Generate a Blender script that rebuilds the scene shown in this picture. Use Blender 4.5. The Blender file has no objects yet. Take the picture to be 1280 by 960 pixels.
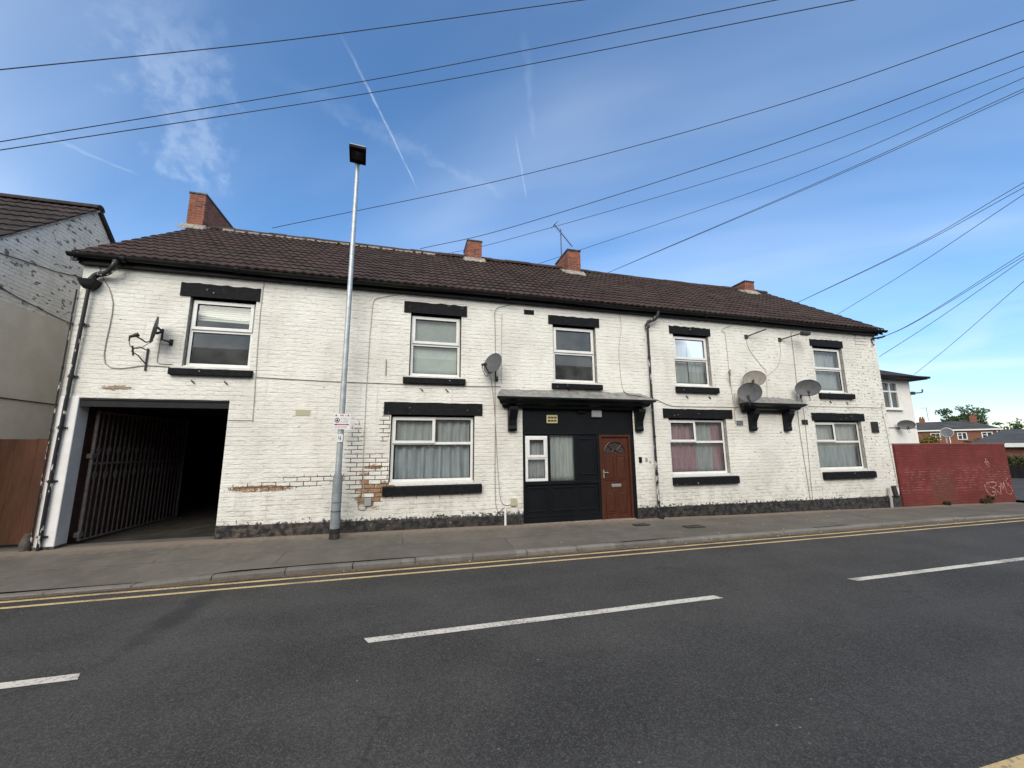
import bpy, bmesh, math, random
from mathutils import Vector, Matrix
R = math.radians
random.seed(7)
sc = bpy.context.scene
COL = sc.collection
PI = math.pi

# ------------------------------------------------------------------ camera
cam = bpy.data.cameras.new('camera')
cam.sensor_width = 36.0
cam.lens = 490.0 / 1280.0 * 36.0
cam.clip_start = 0.05
cam.clip_end = 3000
co = bpy.data.objects.new('camera', cam)
COL.objects.link(co)
P, RL, Y = R(9.314), R(-0.4285), R(14.977)
fw = Vector((math.sin(Y) * math.cos(P), math.cos(Y) * math.cos(P), math.sin(P)))
rt = Vector((math.cos(Y), -math.sin(Y), 0))
up = rt.cross(fw)
a_ = math.cos(RL) * rt + math.sin(RL) * up
b_ = -math.sin(RL) * rt + math.cos(RL) * up
M = Matrix((a_, b_, -fw)).transposed().to_4x4()
M.translation = Vector((0, -8.6, 1.64))
co.matrix_world = M
sc.camera = co

# ------------------------------------------------------------------ world, sun, exposure
SUN_DIR = Vector((-0.33, -0.78, 0.60)).normalized()      # towards the sun
elev = math.asin(SUN_DIR.z)
azim = math.atan2(SUN_DIR.x, SUN_DIR.y)
w = bpy.data.worlds.new('World')
sc.world = w
w.use_nodes = True
nt = w.node_tree
nt.nodes.clear()


class N:
    """node shorthand"""
    def __init__(s, tree):
        s.t = tree

    def n(s, typ, ins=None, **pr):
        x = s.t.nodes.new(typ)
        for k, v in pr.items():
            setattr(x, k, v)
        for k, v in (ins or {}).items():
            s.set(x.inputs[k], v)
        return x

    def set(s, sock, v):
        if isinstance(v, bpy.types.NodeSocket):
            s.t.links.new(v, sock)
        elif isinstance(v, (tuple, list)) and sock.type == 'RGBA' and len(v) == 3:
            sock.default_value = (*v, 1)
        else:
            sock.default_value = v

    def m(s, op, a, b=0.0, c=0.0, clamp=False):
        x = s.n('ShaderNodeMath', operation=op, use_clamp=clamp)
        for i, v in enumerate((a, b, c)):
            s.set(x.inputs[i], v)
        return x.outputs[0]

    def mix(s, f, a, b, blend='MIX'):
        x = s.n('ShaderNodeMix', data_type='RGBA', blend_type=blend)
        s.set(x.inputs[0], f)
        s.set(x.inputs[6], a)
        s.set(x.inputs[7], b)
        return x.outputs[2]

    def mr(s, v, a, b, c=0.0, d=1.0, smooth=True):
        x = s.n('ShaderNodeMapRange', interpolation_type='SMOOTHSTEP' if smooth else 'LINEAR')
        for i, q in enumerate((v, a, b, c, d)):
            s.set(x.inputs[i], q)
        return x.outputs[0]

    def noise(s, vec, scale, detail=4, rough=0.55, dist=0.0):
        x = s.n('ShaderNodeTexNoise', {'Scale': scale, 'Detail': detail, 'Roughness': rough, 'Distortion': dist})
        if vec is not None:
            s.set(x.inputs['Vector'], vec)
        return x.outputs[0]

    def xyz(s, vec):
        x = s.n('ShaderNodeSeparateXYZ', {0: vec})
        return x.outputs[0], x.outputs[1], x.outputs[2]

    def comb(s, x, y, z):
        return s.n('ShaderNodeCombineXYZ', {0: x, 1: y, 2: z}).outputs[0]

    def scale(s, vec, v3):
        return s.n('ShaderNodeVectorMath', {0: vec, 1: v3}, operation='MULTIPLY').outputs[0]

    def dot(s, vec, v3):
        return s.n('ShaderNodeVectorMath', {0: vec, 1: tuple(v3)}, operation='DOT_PRODUCT').outputs['Value']


g = N(nt)
sky = g.n('ShaderNodeTexSky', sky_type='NISHITA', sun_disc=False)
sky.sun_elevation = elev
sky.sun_rotation = azim
sky.altitude = 50
sky.air_density = 0.95
sky.dust_density = 0.0
sky.ozone_density = 2.2
dirv = g.n('ShaderNodeTexCoord').outputs['Generated']
dx, dy, dz = g.xyz(dirv)
inv = g.m('DIVIDE', 1.0, g.m('MAXIMUM', g.m('ADD', dz, 0.10), 0.03))
pl = g.comb(g.m('MULTIPLY', dx, inv), g.m('MULTIPLY', dy, inv), 0.0)      # flat cloud sheet seen in perspective
rot = g.n('ShaderNodeVectorRotate', {'Vector': pl, 'Angle': R(38)}, rotation_type='Z_AXIS').outputs[0]
c1 = g.noise(g.scale(rot, (0.42, 1.5, 1)), 1.0, 4, 0.42, 0.5)
c2 = g.noise(pl, 0.55, 3, 0.5)
veil = g.m('MULTIPLY', g.mr(c1, 0.40, 0.80), g.mr(c2, 0.36, 0.62))
low = g.mr(dz, 0.02, 0.34, 1.0, 0.0)
c3 = g.noise(g.scale(dirv, (2.5, 2.5, 11.0)), 1.7, 6, 0.6, 0.4)
haze = g.m('MULTIPLY', g.mr(c3, 0.46, 0.74), g.m('MULTIPLY', low, 0.42))
c4 = g.noise(g.scale(rot, (0.30, 0.8, 1)), 0.9, 4, 0.5, 0.5)
soft = g.m('ADD', 0.02, g.m('MULTIPLY', g.mr(c4, 0.38, 0.72), 0.22))
cl = g.m('ADD', g.m('ADD', g.m('MULTIPLY', veil, 0.36), soft), haze, clamp=True)


def contrail(cl, A, B, wid, strength, seed):
    """a thin vapour trail between two directions of the sky"""
    A, B = Vector(A).normalized(), Vector(B).normalized()
    nrm = A.cross(B).normalized()
    t = nrm.cross(A).normalized()
    ang = math.acos(max(-1, min(1, A.dot(B))))
    d = g.m('ABSOLUTE', g.m('ADD', g.dot(dirv, nrm), g.m('MULTIPLY', g.m('SUBTRACT', g.noise(dirv, 22 + seed, 3), 0.5), wid * 1.6)))
    along = g.m('ARCTAN2', g.dot(dirv, t), g.dot(dirv, A))
    u = g.m('DIVIDE', along, ang)
    taper = g.mr(u, 0.0, 1.0, 0.35, 1.0, False)
    f = g.mr(g.m('DIVIDE', d, taper), 0.0, wid, 1.0, 0.0)
    f = g.m('MULTIPLY', f, g.m('MULTIPLY', g.mr(u, 0.0, 0.12), g.mr(u, 0.55, 1.0, 1.0, 0.0)))
    f = g.m('MULTIPLY', f, g.mr(g.noise(dirv, 40 + seed, 3), 0.3, 0.6, 0.35, 1.0))
    return g.m('ADD', cl, g.m('MULTIPLY', f, strength), clamp=True)


def pxdir(px, py):                                             # direction of a cloud feature in the sky
    return a_ * ((px - 640) / 490) - b_ * ((py - 480) / 490) + fw


cl = contrail(cl, pxdir(524, 240), pxdir(415, 20), 0.0050, 0.28, 1)
cl = contrail(cl, pxdir(659, 254), pxdir(643, 160), 0.004, 0.20, 5)
cl = contrail(cl, pxdir(668, 180), pxdir(652, 10), 0.016, 0.05, 6)
cl = contrail(cl, pxdir(178, 220), pxdir(20, 155), 0.006, 0.11, 9)
cl = contrail(cl, pxdir(640, 250), pxdir(300, 75), 0.034, 0.07, 3)
cl = contrail(cl, pxdir(250, 250), pxdir(195, -60), 0.13, 0.17, 7)
hs = g.n('ShaderNodeHueSaturation', {'Hue': 0.500, 'Saturation': 1.21, 'Value': 1.0, 'Color': sky.outputs[0]}).outputs[0]
hor = g.mr(dz, 0.0, 0.30, 0.62, 1.0)
hs = g.n('ShaderNodeVectorMath', {0: hs, 1: g.comb(hor, hor, hor)}, operation='MULTIPLY').outputs[0]
skyc = g.mix(cl, hs, (4.3, 4.9, 5.7))
# bright haze added around the sun, out of view, to whiten the fill light
fill_haze = g.m('MULTIPLY', g.mr(g.dot(dirv, SUN_DIR), 0.0, 0.75), g.mr(g.noise(g.scale(dirv, (1, 1, 2.2)), 2.2, 6, 0.6, 0.5), 0.30, 0.62, 0.35, 1.0))
skyc = g.mix(g.m('MULTIPLY', fill_haze, 0.85), skyc, (8.2, 8.05, 7.7))
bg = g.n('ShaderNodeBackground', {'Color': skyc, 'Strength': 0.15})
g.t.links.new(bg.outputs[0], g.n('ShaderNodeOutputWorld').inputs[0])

sl = bpy.data.lights.new('sun', 'SUN')
sl.energy = 1.7
sl.angle = R(40)
sl.color = (1.0, 0.925, 0.81)
so = bpy.data.objects.new('sun', sl)
COL.objects.link(so)
so.rotation_euler = (-SUN_DIR).to_track_quat('-Z', 'Y').to_euler()
so.location = (-8, -14, 16)
sc.view_settings.view_transform = 'Standard'
sc.view_settings.look = 'None'
sc.view_settings.gamma = 1
sc.view_settings.use_curve_mapping = False
sc.view_settings.exposure = 0.62
sc.cycles.max_bounces = 6
sc.cycles.caustics_reflective = False
sc.cycles.caustics_refractive = False

# ------------------------------------------------------------------ mesh helpers


class MB:
    def __init__(s):
        s.v = []
        s.f = []

    def add(s, vs, fs):
        o = len(s.v)
        s.v += [tuple(v) for v in vs]
        s.f += [tuple(i + o for i in f) for f in fs]
        return s

    def quad(s, a, b, c, d):
        return s.add([a, b, c, d], [(0, 1, 2, 3)])

    def box(s, x0, x1, y0, y1, z0, z1):
        return s.hexa([(x0, y0, z0), (x1, y0, z0), (x1, y1, z0), (x0, y1, z0), (x0, y0, z1), (x1, y0, z1), (x1, y1, z1), (x0, y1, z1)])

    def hexa(s, v):
        return s.add(v, [(3, 2, 1, 0), (4, 5, 6, 7), (0, 1, 5, 4), (1, 2, 6, 5), (2, 3, 7, 6), (3, 0, 4, 7)])

    def prism(s, poly, axis, a, b):
        """extrude a 2-D polygon along axis ('x','y','z')"""
        n = len(poly)
        def pt(p, t):
            return {'x': (t, p[0], p[1]), 'y': (p[0], t, p[1]), 'z': (p[0], p[1], t)}[axis]
        vs = [pt(p, a) for p in poly] + [pt(p, b) for p in poly]
        fs = [tuple(range(n)), tuple(range(2 * n - 1, n - 1, -1))]
        fs += [(i, i + n, (i + 1) % n + n, (i + 1) % n) for i in range(n)]
        return s.add(vs, fs)

    def tube(s, pts, r, n=8, cap=True):
        pts = [Vector(p) for p in pts]
        rs = r if isinstance(r, (list, tuple)) else [r] * len(pts)
        rings = []
        pn = None
        for i, p in enumerate(pts):
            d = (pts[min(i + 1, len(pts) - 1)] - pts[max(i - 1, 0)]).normalized()
            if pn is None:
                h = Vector((0, 0, 1)) if abs(d.z) < 0.9 else Vector((1, 0, 0))
                pn = d.cross(h).normalized()
            pn = (pn - d * pn.dot(d)).normalized()
            q = d.cross(pn)
            rings.append([p + rs[i] * (math.cos(2 * PI * k / n) * pn + math.sin(2 * PI * k / n) * q) for k in range(n)])
        o = len(s.v)
        for rg in rings:
            s.v += [tuple(x) for x in rg]
        for i in range(len(pts) - 1):
            for k in range(n):
                s.f.append((o + i * n + k, o + i * n + (k + 1) % n, o + (i + 1) * n + (k + 1) % n, o + (i + 1) * n + k))
        if cap:
            s.f.append(tuple(o + k for k in reversed(range(n))))
            s.f.append(tuple(o + (len(pts) - 1) * n + k for k in range(n)))
        return s

    def build(s, name, mt, parent=None, smooth=False, bevel=0.0, angle=40):
        me = bpy.data.meshes.new(name)
        off = Vector((0, 0, 0))
        q = parent
        while q is not None:
            off += q.location
            q = q.parent
        me.from_pydata([tuple(Vector(v) - off) for v in s.v], [], s.f)
        me.materials.append(mt)
        me.update()
        bm = bmesh.new()
        bm.from_mesh(me)
        bmesh.ops.recalc_face_normals(bm, faces=bm.faces)
        bm.to_mesh(me)
        bm.free()
        if smooth:
            for p in me.polygons:
                p.use_smooth = True
            me.set_sharp_from_angle(angle=R(angle))
        o = bpy.data.objects.new(name, me)
        COL.objects.link(o)
        o.parent = parent
        if bevel:
            md = o.modifiers.new('bevel', 'BEVEL')
            md.width = bevel
            md.segments = 2
            md.limit_method = 'ANGLE'
        return o


def tag(o, label=None, cat=None, group=None, kind=None):
    for k, v in (('label', label), ('category', cat), ('group', group), ('kind', kind)):
        if v:
            o[k] = v
    return o


def empty(name, loc, label, cat, group=None):
    o = bpy.data.objects.new(name, None)
    o.empty_display_size = 0.2
    COL.objects.link(o)
    o.location = loc
    return tag(o, label, cat, group)


def smooth_path(pts, n=6):
    """Catmull-Rom through pts"""
    p = [Vector(q) for q in pts]
    p = [2 * p[0] - p[1]] + p + [2 * p[-1] - p[-2]]
    out = []
    for i in range(1, len(p) - 2):
        for k in range(n):
            t = k / n
            out.append(0.5 * (2 * p[i] + (p[i + 1] - p[i - 1]) * t + (2 * p[i - 1] - 5 * p[i] + 4 * p[i + 1] - p[i + 2]) * t * t + (3 * p[i] - p[i - 1] - 3 * p[i + 1] + p[i + 2]) * t ** 3))
    out.append(p[-2])
    return out


# ------------------------------------------------------------------ materials


def mat(name, col=(0.5, 0.5, 0.5), rough=0.8, metal=0.0, spec=0.4, fn=None):
    m = bpy.data.materials.new(name)
    m.use_nodes = True
    t = m.node_tree
    t.nodes.clear()
    k = N(t)
    bs = k.n('ShaderNodeBsdfPrincipled', {'Base Color': (*col, 1), 'Roughness': rough, 'Metallic': metal, 'Specular IOR Level': spec})
    out = k.n('ShaderNodeOutputMaterial', {0: bs.outputs[0]})
    if fn:
        oc = k.n('ShaderNodeTexCoord').outputs['Object']
        r = fn(k, oc)
        if r.get('col') is not None:
            k.set(bs.inputs['Base Color'], r['col'])
        if r.get('rough') is not None:
            k.set(bs.inputs['Roughness'], r['rough'])
        if r.get('h') is not None:
            bp = k.n('ShaderNodeBump', {'Height': r['h'], 'Strength': r.get('bs', 1.0), 'Distance': r.get('bd', 0.01)})
            t.links.new(bp.outputs[0], bs.inputs['Normal'])
    return m


def speck(col, amt=0.25, scale=6, bump=0.0, bscale=60, rough=None):
    """plain surface with weathering"""
    def fn(k, oc):
        a = k.noise(oc, scale, 6, 0.65)
        b = k.noise(oc, scale * 7, 3)
        f = k.m('ADD', k.m('MULTIPLY', a, 0.7), k.m('MULTIPLY', b, 0.3))
        lo = tuple(c * (1 - amt) for c in col)
        hi = tuple(min(1, c * (1 + amt)) for c in col)
        r = {'col': k.mix(k.mr(f, 0.3, 0.7), lo, hi)}
        if bump:
            r['h'] = k.noise(oc, bscale, 4)
            r['bd'] = bump
        return r
    return fn


def bricks(k, oc, bw=0.225, rh=0.075, mortar=0.006, jit=0.004):
    x, y, z = k.xyz(oc)
    u = k.m('ADD', x, y)
    wob = k.noise(oc, 9, 2)
    uu = k.m('ADD', u, k.m('MULTIPLY', k.m('SUBTRACT', wob, 0.5), jit * 3))
    zz = k.m('ADD', z, k.m('MULTIPLY', k.m('SUBTRACT', k.noise(oc, 3, 3), 0.5), jit * 3))
    b = k.n('ShaderNodeTexBrick', {'Vector': k.comb(uu, zz, 0), 'Color1': (0, 0, 0, 1), 'Color2': (1, 1, 1, 1), 'Mortar': (0.5, 0.5, 0.5, 1),
                                  'Scale': 1.0, 'Mortar Size': mortar, 'Mortar Smooth': 0.35, 'Bias': 0.0, 'Brick Width': bw, 'Row Height': rh})
    return b.outputs['Color'], b.outputs['Fac'], u, z


def blob(k, u, z, cx, cz, rx, rz, nz, amp, soft=0.35):
    a = k.m('DIVIDE', k.m('SUBTRACT', u, cx), rx)
    b = k.m('DIVIDE', k.m('SUBTRACT', z, cz), rz)
    d = k.m('SQRT', k.m('ADD', k.m('MULTIPLY', a, a), k.m('MULTIPLY', b, b)))
    d = k.m('ADD', d, k.m('MULTIPLY', k.m('SUBTRACT', nz, 0.5), amp))
    return k.mr(d, 1.0 - soft, 1.0 + soft, 1.0, 0.0)


def vmax(k, *a):
    r = a[0]
    for b in a[1:]:
        r = k.m('MAXIMUM', r, b)
    return r


def white_brick_fn(k, oc):
    tint, mo, u, z = bricks(k, oc, 0.238, 0.086, 0.008, 0.006)
    rj = k.m('ADD', k.m('DIVIDE', z, 0.086), k.m('MULTIPLY', k.m('SUBTRACT', k.noise(k.scale(oc, (1, 1, 0.5)), 4.2, 3), 0.5), 0.55))
    rj = k.mr(k.m('ABSOLUTE', k.m('SUBTRACT', k.m('FRACT', rj), 0.5)), 0.30, 0.48)
    n_big = k.noise(oc, 0.8, 5, 0.6)
    n_mid = k.noise(oc, 5, 5, 0.65)
    n_fine = k.noise(oc, 30, 4, 0.6)
    sx = k.scale(oc, (1.0, 1.0, 0.22))
    streak = k.noise(sx, 3.2, 4, 0.6)
    row_on0 = k.mr(k.noise(k.scale(oc, (1.0, 1.0, 3.6)), 4.4, 4, 0.65), 0.48, 0.66)
    paint = k.mix(k.mr(n_big, 0.32, 0.68), (0.64, 0.62, 0.555), (0.775, 0.76, 0.69))
    paint = k.mix(k.m('MULTIPLY', k.mr(streak, 0.52, 0.78), 0.30), paint, (0.47, 0.445, 0.37))
    # grimy towards the splash zone near the pavement
    gr = k.m('MULTIPLY', k.mr(z, 0.15, 1.25, 1.0, 0.0), k.mr(n_mid, 0.40, 0.66))
    paint = k.mix(k.m('MULTIPLY', gr, 0.34), paint, (0.38, 0.35, 0.28))
    # faint mortar joints; thinner paint lower down and to the far end
    lowj = k.m('MULTIPLY', k.mr(z, 0.3, 1.6, 0.75, 0.10), k.mr(n_mid, 0.42, 0.62))
    paint = k.mix(k.m('MULTIPLY', k.m('MULTIPLY', mo, lowj), 0.50), paint, (0.30, 0.28, 0.23))
    paint = k.mix(k.m('MULTIPLY', k.m('MULTIPLY', rj, row_on0), 0.20), paint, (0.33, 0.31, 0.26))
    # slapped-on touch-up patches, a little whiter, and run-off marks
    tp = k.mr(k.noise(k.scale(oc, (0.8, 0.8, 1.0)), 1.1, 2, 0.4, 1.5), 0.56, 0.58)
    paint = k.mix(k.m('MULTIPLY', tp, 0.30), paint, (0.80, 0.785, 0.72))
    run = k.noise(k.scale(oc, (1.0, 1.0, 0.07)), 9.0, 3, 0.6)
    paint = k.mix(k.m('MULTIPLY', k.m('MULTIPLY', k.mr(run, 0.60, 0.74), k.mr(n_big, 0.36, 0.60)), 0.32), paint, (0.36, 0.33, 0.26))
    # horizontal smudges that follow the courses
    sm = k.noise(k.scale(oc, (1.0, 1.0, 5.5)), 3.4, 4, 0.6)
    paint = k.mix(k.m('MULTIPLY', k.mr(sm, 0.57, 0.72), 0.30), paint, (0.38, 0.36, 0.30))
    # flaked flecks, more on the far right end
    fl = k.noise(k.scale(oc, (1.0, 1.0, 1.8)), 9.5, 4, 0.55)
    thr = k.mr(u, 5.6, 13.2, 0.690, 0.605, False)
    fk = k.mr(k.m('SUBTRACT', fl, thr), 0.0, 0.025)
    fk = k.m('MULTIPLY', fk, k.mr(n_big, 0.36, 0.50))
    col = k.mix(k.m('MULTIPLY', fk, 0.9), paint, k.mix(n_fine, (0.06, 0.05, 0.045), (0.26, 0.20, 0.16)))
    # cracked paint showing the open joints
    n_rag = k.noise(oc, 13, 4, 0.7)
    cr = vmax(k,
              blob(k, u, z, -0.66, 1.06, 0.44, 0.50, n_mid, 1.1, 0.10),
              blob(k, u, z, -1.00, 1.45, 0.16, 0.70, n_rag, 2.8, 0.08),
              blob(k, u, z, -0.45, 2.12, 0.11, 0.34, n_rag, 2.6, 0.08),
              blob(k, u, z, -1.35, 1.09, 0.95, 0.075, n_rag, 1.6, 0.10),
              blob(k, u, z, -2.35, 0.97, 0.85, 0.060, n_rag, 1.5, 0.10),
              k.m('MULTIPLY', blob(k, u, z, 0.30, 0.70, 1.0, 0.06, n_rag, 2.4, 0.10), 0.9))
    joint = k.mr(k.m('ADD', mo, k.m('MULTIPLY', k.m('SUBTRACT', n_rag, 0.5), 0.5)), 0.20, 0.55)
    col = k.mix(k.m('MULTIPLY', joint, cr), col, (0.085, 0.060, 0.045))
    # bare brick where the paint has gone: whole bricks, ragged at the edges
    pick = k.mr(k.m('ADD', tint, k.m('MULTIPLY', k.m('SUBTRACT', n_rag, 0.5), 0.8)), 0.66, 0.71)
    ex = vmax(k,
              k.m('MULTIPLY', blob(k, u, z, -2.62, 0.925, 0.55, 0.060, n_rag, 1.9, 0.08), k.mr(n_rag, 0.36, 0.44)),
              k.m('MULTIPLY', blob(k, u, z, -1.30, 1.10, 0.15, 0.12, n_rag, 2.0, 0.10), pick),
              k.m('MULTIPLY', blob(k, u, z, -0.62, 0.86, 0.30, 0.42, n_mid, 1.6, 0.10), pick),
              k.m('MULTIPLY', blob(k, u, z, -0.40, 0.84, 0.20, 0.16, n_rag, 1.6, 0.10), k.mr(tint, 0.25, 0.30)),
              blob(k, u, z, -0.62, 1.28, 0.20, 0.040, n_rag, 1.8, 0.10),
              k.m('MULTIPLY', blob(k, u, z, -5.1, 2.77, 0.22, 0.05, n_rag, 2.4, 0.10), 0.85))
    bc = k.mix(tint, (0.15, 0.070, 0.036), (0.30, 0.155, 0.075))
    bc = k.mix(k.mr(n_fine, 0.45, 0.62), bc, (0.36, 0.27, 0.18))
    bc = k.mix(joint, bc, (0.075, 0.058, 0.045))
    col = k.mix(ex, col, bc)
    # black plinth paint slopped unevenly up the bottom courses
    pb = k.mr(k.m('ADD', k.m('ADD', z, k.m('MULTIPLY', u, 0.006)), k.m('MULTIPLY', k.m('SUBTRACT', n_rag, 0.5), 0.55)), 0.27, 0.25)
    col = k.mix(k.m('MULTIPLY', pb, 0.92), col, (0.020, 0.020, 0.021))
    row_on = k.mr(k.noise(k.scale(oc, (1.0, 1.0, 3.6)), 4.4, 4, 0.65), 0.44, 0.64)
    h = k.m('ADD', k.m('MULTIPLY', k.m('MULTIPLY', rj, row_on), -0.42), k.m('MULTIPLY', n_fine, 0.60))
    h = k.m('ADD', h, k.m('MULTIPLY', k.m('MULTIPLY', mo, k.mr(n_mid, 0.38, 0.60)), -0.55))
    h = k.m('ADD', h, k.m('MULTIPLY', k.noise(k.scale(oc, (1, 1, 2.4)), 9, 3, 0.6), 1.5))
    h = k.m('SUBTRACT', h, k.m('ADD', k.m('MULTIPLY', fk, 0.4), k.m('MULTIPLY', k.m('MULTIPLY', joint, cr), 1.4)))
    return {'col': col, 'h': h, 'bd': 0.013, 'bs': 0.85}


M_white = mat('white_painted_brick', rough=0.72, fn=white_brick_fn)


def plinth_fn(k, oc):
    tint, mo, u, z = bricks(k, oc)
    n = k.noise(oc, 9, 5, 0.65)
    n2 = k.noise(oc, 28, 4)
    c = k.mix(k.mr(n, 0.35, 0.65), (0.009, 0.009, 0.010), (0.030, 0.028, 0.027))
    c = k.mix(k.m('MULTIPLY', k.mr(n2, 0.60, 0.70), k.mr(n, 0.44, 0.58)), c, (0.26, 0.235, 0.20))
    lf = k.mr(u, -2.2, -1.2, 0.65, 0.22)
    c = k.mix(k.m('MULTIPLY', lf, k.mr(n, 0.42, 0.6)), c, (0.13, 0.10, 0.08))
    c = k.mix(k.m('MULTIPLY', mo, 0.3), c, (0.07, 0.065, 0.06))
    h = k.m('ADD', k.m('MULTIPLY', mo, -0.8), k.m('MULTIPLY', n2, 0.7))
    return {'col': c, 'h': h, 'bd': 0.012}


M_plinth = mat('black_plinth_brick', rough=0.6, fn=plinth_fn)


def red_brick_fn(c1, c2, mort, dark=0.4):
    def fn(k, oc):
        tint, mo, u, z = bricks(k, oc, mortar=0.008)
        n = k.noise(oc, 3.5, 5, 0.6)
        n2 = k.noise(oc, 40, 3)
        c = k.mix(tint, c1, c2)
        c = k.mix(k.m('MULTIPLY', k.mr(n, 0.42, 0.7), dark), c, tuple(v * 0.35 for v in c1))
        c = k.mix(mo, c, mort)
        return {'col': c, 'h': k.m('ADD', k.m('MULTIPLY', mo, -1.0), k.m('MULTIPLY', n2, 0.4)), 'bd': 0.008}
    return fn


M_chim = mat('chimney_brick', rough=0.85, fn=red_brick_fn((0.16, 0.042, 0.024), (0.30, 0.085, 0.044), (0.22, 0.17, 0.13), 0.6))
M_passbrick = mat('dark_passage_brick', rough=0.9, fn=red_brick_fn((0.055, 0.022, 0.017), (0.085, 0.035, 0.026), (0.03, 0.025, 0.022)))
M_farbrick = mat('terrace_brick', rough=0.9, fn=red_brick_fn((0.19, 0.065, 0.04), (0.25, 0.09, 0.055), (0.20, 0.14, 0.11), 0.2))


def red_wall_fn(k, oc):
    tint, mo, u, z = bricks(k, oc, mortar=0.009)
    n = k.noise(oc, 1.4, 5, 0.6)
    n2 = k.noise(oc, 7, 4, 0.6)
    c = k.mix(tint, (0.165, 0.036, 0.032), (0.205, 0.048, 0.041))
    c = k.mix(k.mr(n, 0.35, 0.66), c, (0.140, 0.031, 0.029))
    # pale worn joints across the middle of the wall
    mid = k.m('MULTIPLY', k.m('MULTIPLY', k.mr(z, 1.05, 1.30, 1.0, 0.0), k.mr(z, 0.30, 0.55)), k.mr(n2, 0.42, 0.62))
    hz = k.m('ABSOLUTE', k.m('SUBTRACT', k.m('FRACT', k.m('ADD', k.m('DIVIDE', z, 0.075), k.m('MULTIPLY', k.m('SUBTRACT', n2, 0.5), 0.25))), 0.5))
    hz = k.mr(hz, 0.36, 0.47)
    c = k.mix(k.m('MULTIPLY', k.m('MULTIPLY', hz, mid), 0.68), c, (0.42, 0.24, 0.20))
    c = k.mix(k.m('MULTIPLY', k.m('MULTIPLY', mo, 0.35), k.m('SUBTRACT', 1.0, mid)), c, (0.10, 0.03, 0.03))
    # brown-green dirt rising from the pavement
    dirt_or_glare = k.m('MULTIPLY', k.mr(k.m('ADD', z, k.m('MULTIPLY', k.m('SUBTRACT', n, 0.5), 0.9)), -0.2, 0.35, 1.0, 0.0), 0.75)
    dirt_or_glare = vmax(k, dirt_or_glare, blob(k, u, z, -0.1, 0.45, 0.5, 0.55, n2, 1.0, 0.5))
    c = k.mix(k.m('MULTIPLY', dirt_or_glare, 0.5), c, (0.115, 0.065, 0.042))
    c = k.mix(k.m('MULTIPLY', k.mr(k.noise(oc, 22, 3), 0.70, 0.76), k.mr(n, 0.45, 0.6)), c, (0.50, 0.40, 0.37))
    return {'col': c, 'h': k.m('ADD', k.m('MULTIPLY', mo, -1.0), k.m('MULTIPLY', n2, 0.4)), 'bd': 0.008}


M_redwall = mat('red_painted_brick', rough=0.8, spec=0.15, fn=red_wall_fn)


def tile_fn(base, warm):
    def fn(k, oc):
        x, y, z = k.xyz(oc)
        cell = k.n('ShaderNodeTexWhiteNoise', {'Vector': k.comb(k.m('FLOOR', k.m('DIVIDE', x, 0.336)), k.m('FLOOR', k.m('DIVIDE', z, 0.2)), 0)}).outputs[0]
        n = k.noise(oc, 2.0, 5, 0.6)
        n2 = k.noise(oc, 26, 4, 0.6)
        c = k.mix(cell, tuple(v * 0.62 for v in base), tuple(v * 1.40 for v in base))
        c = k.mix(k.m('MULTIPLY', k.mr(n, 0.42, 0.66), 0.6), c, warm)
        c = k.mix(k.m('MULTIPLY', k.mr(n2, 0.60, 0.74), 0.5), c, (0.16, 0.14, 0.11))
        c = k.mix(k.m('MULTIPLY', k.mr(k.noise(oc, 0.7, 5, 0.65), 0.50, 0.68), k.m('MULTIPLY', k.mr(n2, 0.42, 0.58), 0.6)), c, (0.060, 0.055, 0.030))
        return {'col': c, 'h': n2, 'bd': 0.004}
    return fn


M_tile = mat('brown_roof_tile', rough=0.82, spec=0.3, fn=tile_fn((0.038, 0.0225, 0.0185), (0.047, 0.025, 0.019)))
M_tile_left = mat('old_brown_roof_tile', rough=0.85, spec=0.3, fn=tile_fn((0.027, 0.0195, 0.018), (0.034, 0.021, 0.018)))
M_slate = mat('dark_slate_roof', rough=0.75, fn=tile_fn((0.045, 0.046, 0.048), (0.06, 0.058, 0.056)))
M_mortar = mat('pale_mortar', rough=0.95, fn=speck((0.27, 0.245, 0.21), 0.4, 9, 0.01, 40))
M_flash = mat('weathered_flashing', rough=0.95, fn=speck((0.27, 0.245, 0.215), 0.55, 7, 0.012, 30))
M_lead = mat('grey_lead_flashing', rough=0.62, fn=speck((0.21, 0.205, 0.19), 0.45, 7, 0.012, 14))


def black_paint_fn(k, oc):
    n = k.noise(oc, 14, 5, 0.65)
    chip = k.mr(k.noise(oc, 19, 3, 0.5), 0.725, 0.745)
    c = k.mix(k.mr(n, 0.35, 0.7), (0.007, 0.0075, 0.009), (0.014, 0.0145, 0.016))
    c = k.mix(chip, c, (0.55, 0.53, 0.48))
    return {'col': c, 'h': k.noise(oc, 45, 4), 'bd': 0.004}


M_black = mat('black_stone_paint', rough=0.7, spec=0.12, fn=black_paint_fn)
M_blackwood = mat('black_gloss_wood', rough=0.45, spec=0.2, fn=speck((0.0055, 0.007, 0.0085), 0.3, 3))
M_gutter = mat('black_gutter_metal', rough=0.5, spec=0.25, fn=speck((0.008, 0.008, 0.009), 0.5, 5, 0.003, 30))


def pipe_fn(k, oc):
    n = k.noise(k.scale(oc, (1, 1, 0.28)), 15, 3, 0.5)
    c = k.mix(k.mr(n, 0.60, 0.62), (0.013, 0.013, 0.015), (0.50, 0.49, 0.47))
    return {'col': c, 'h': k.mr(n, 0.575, 0.60), 'bd': -0.002}


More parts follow.
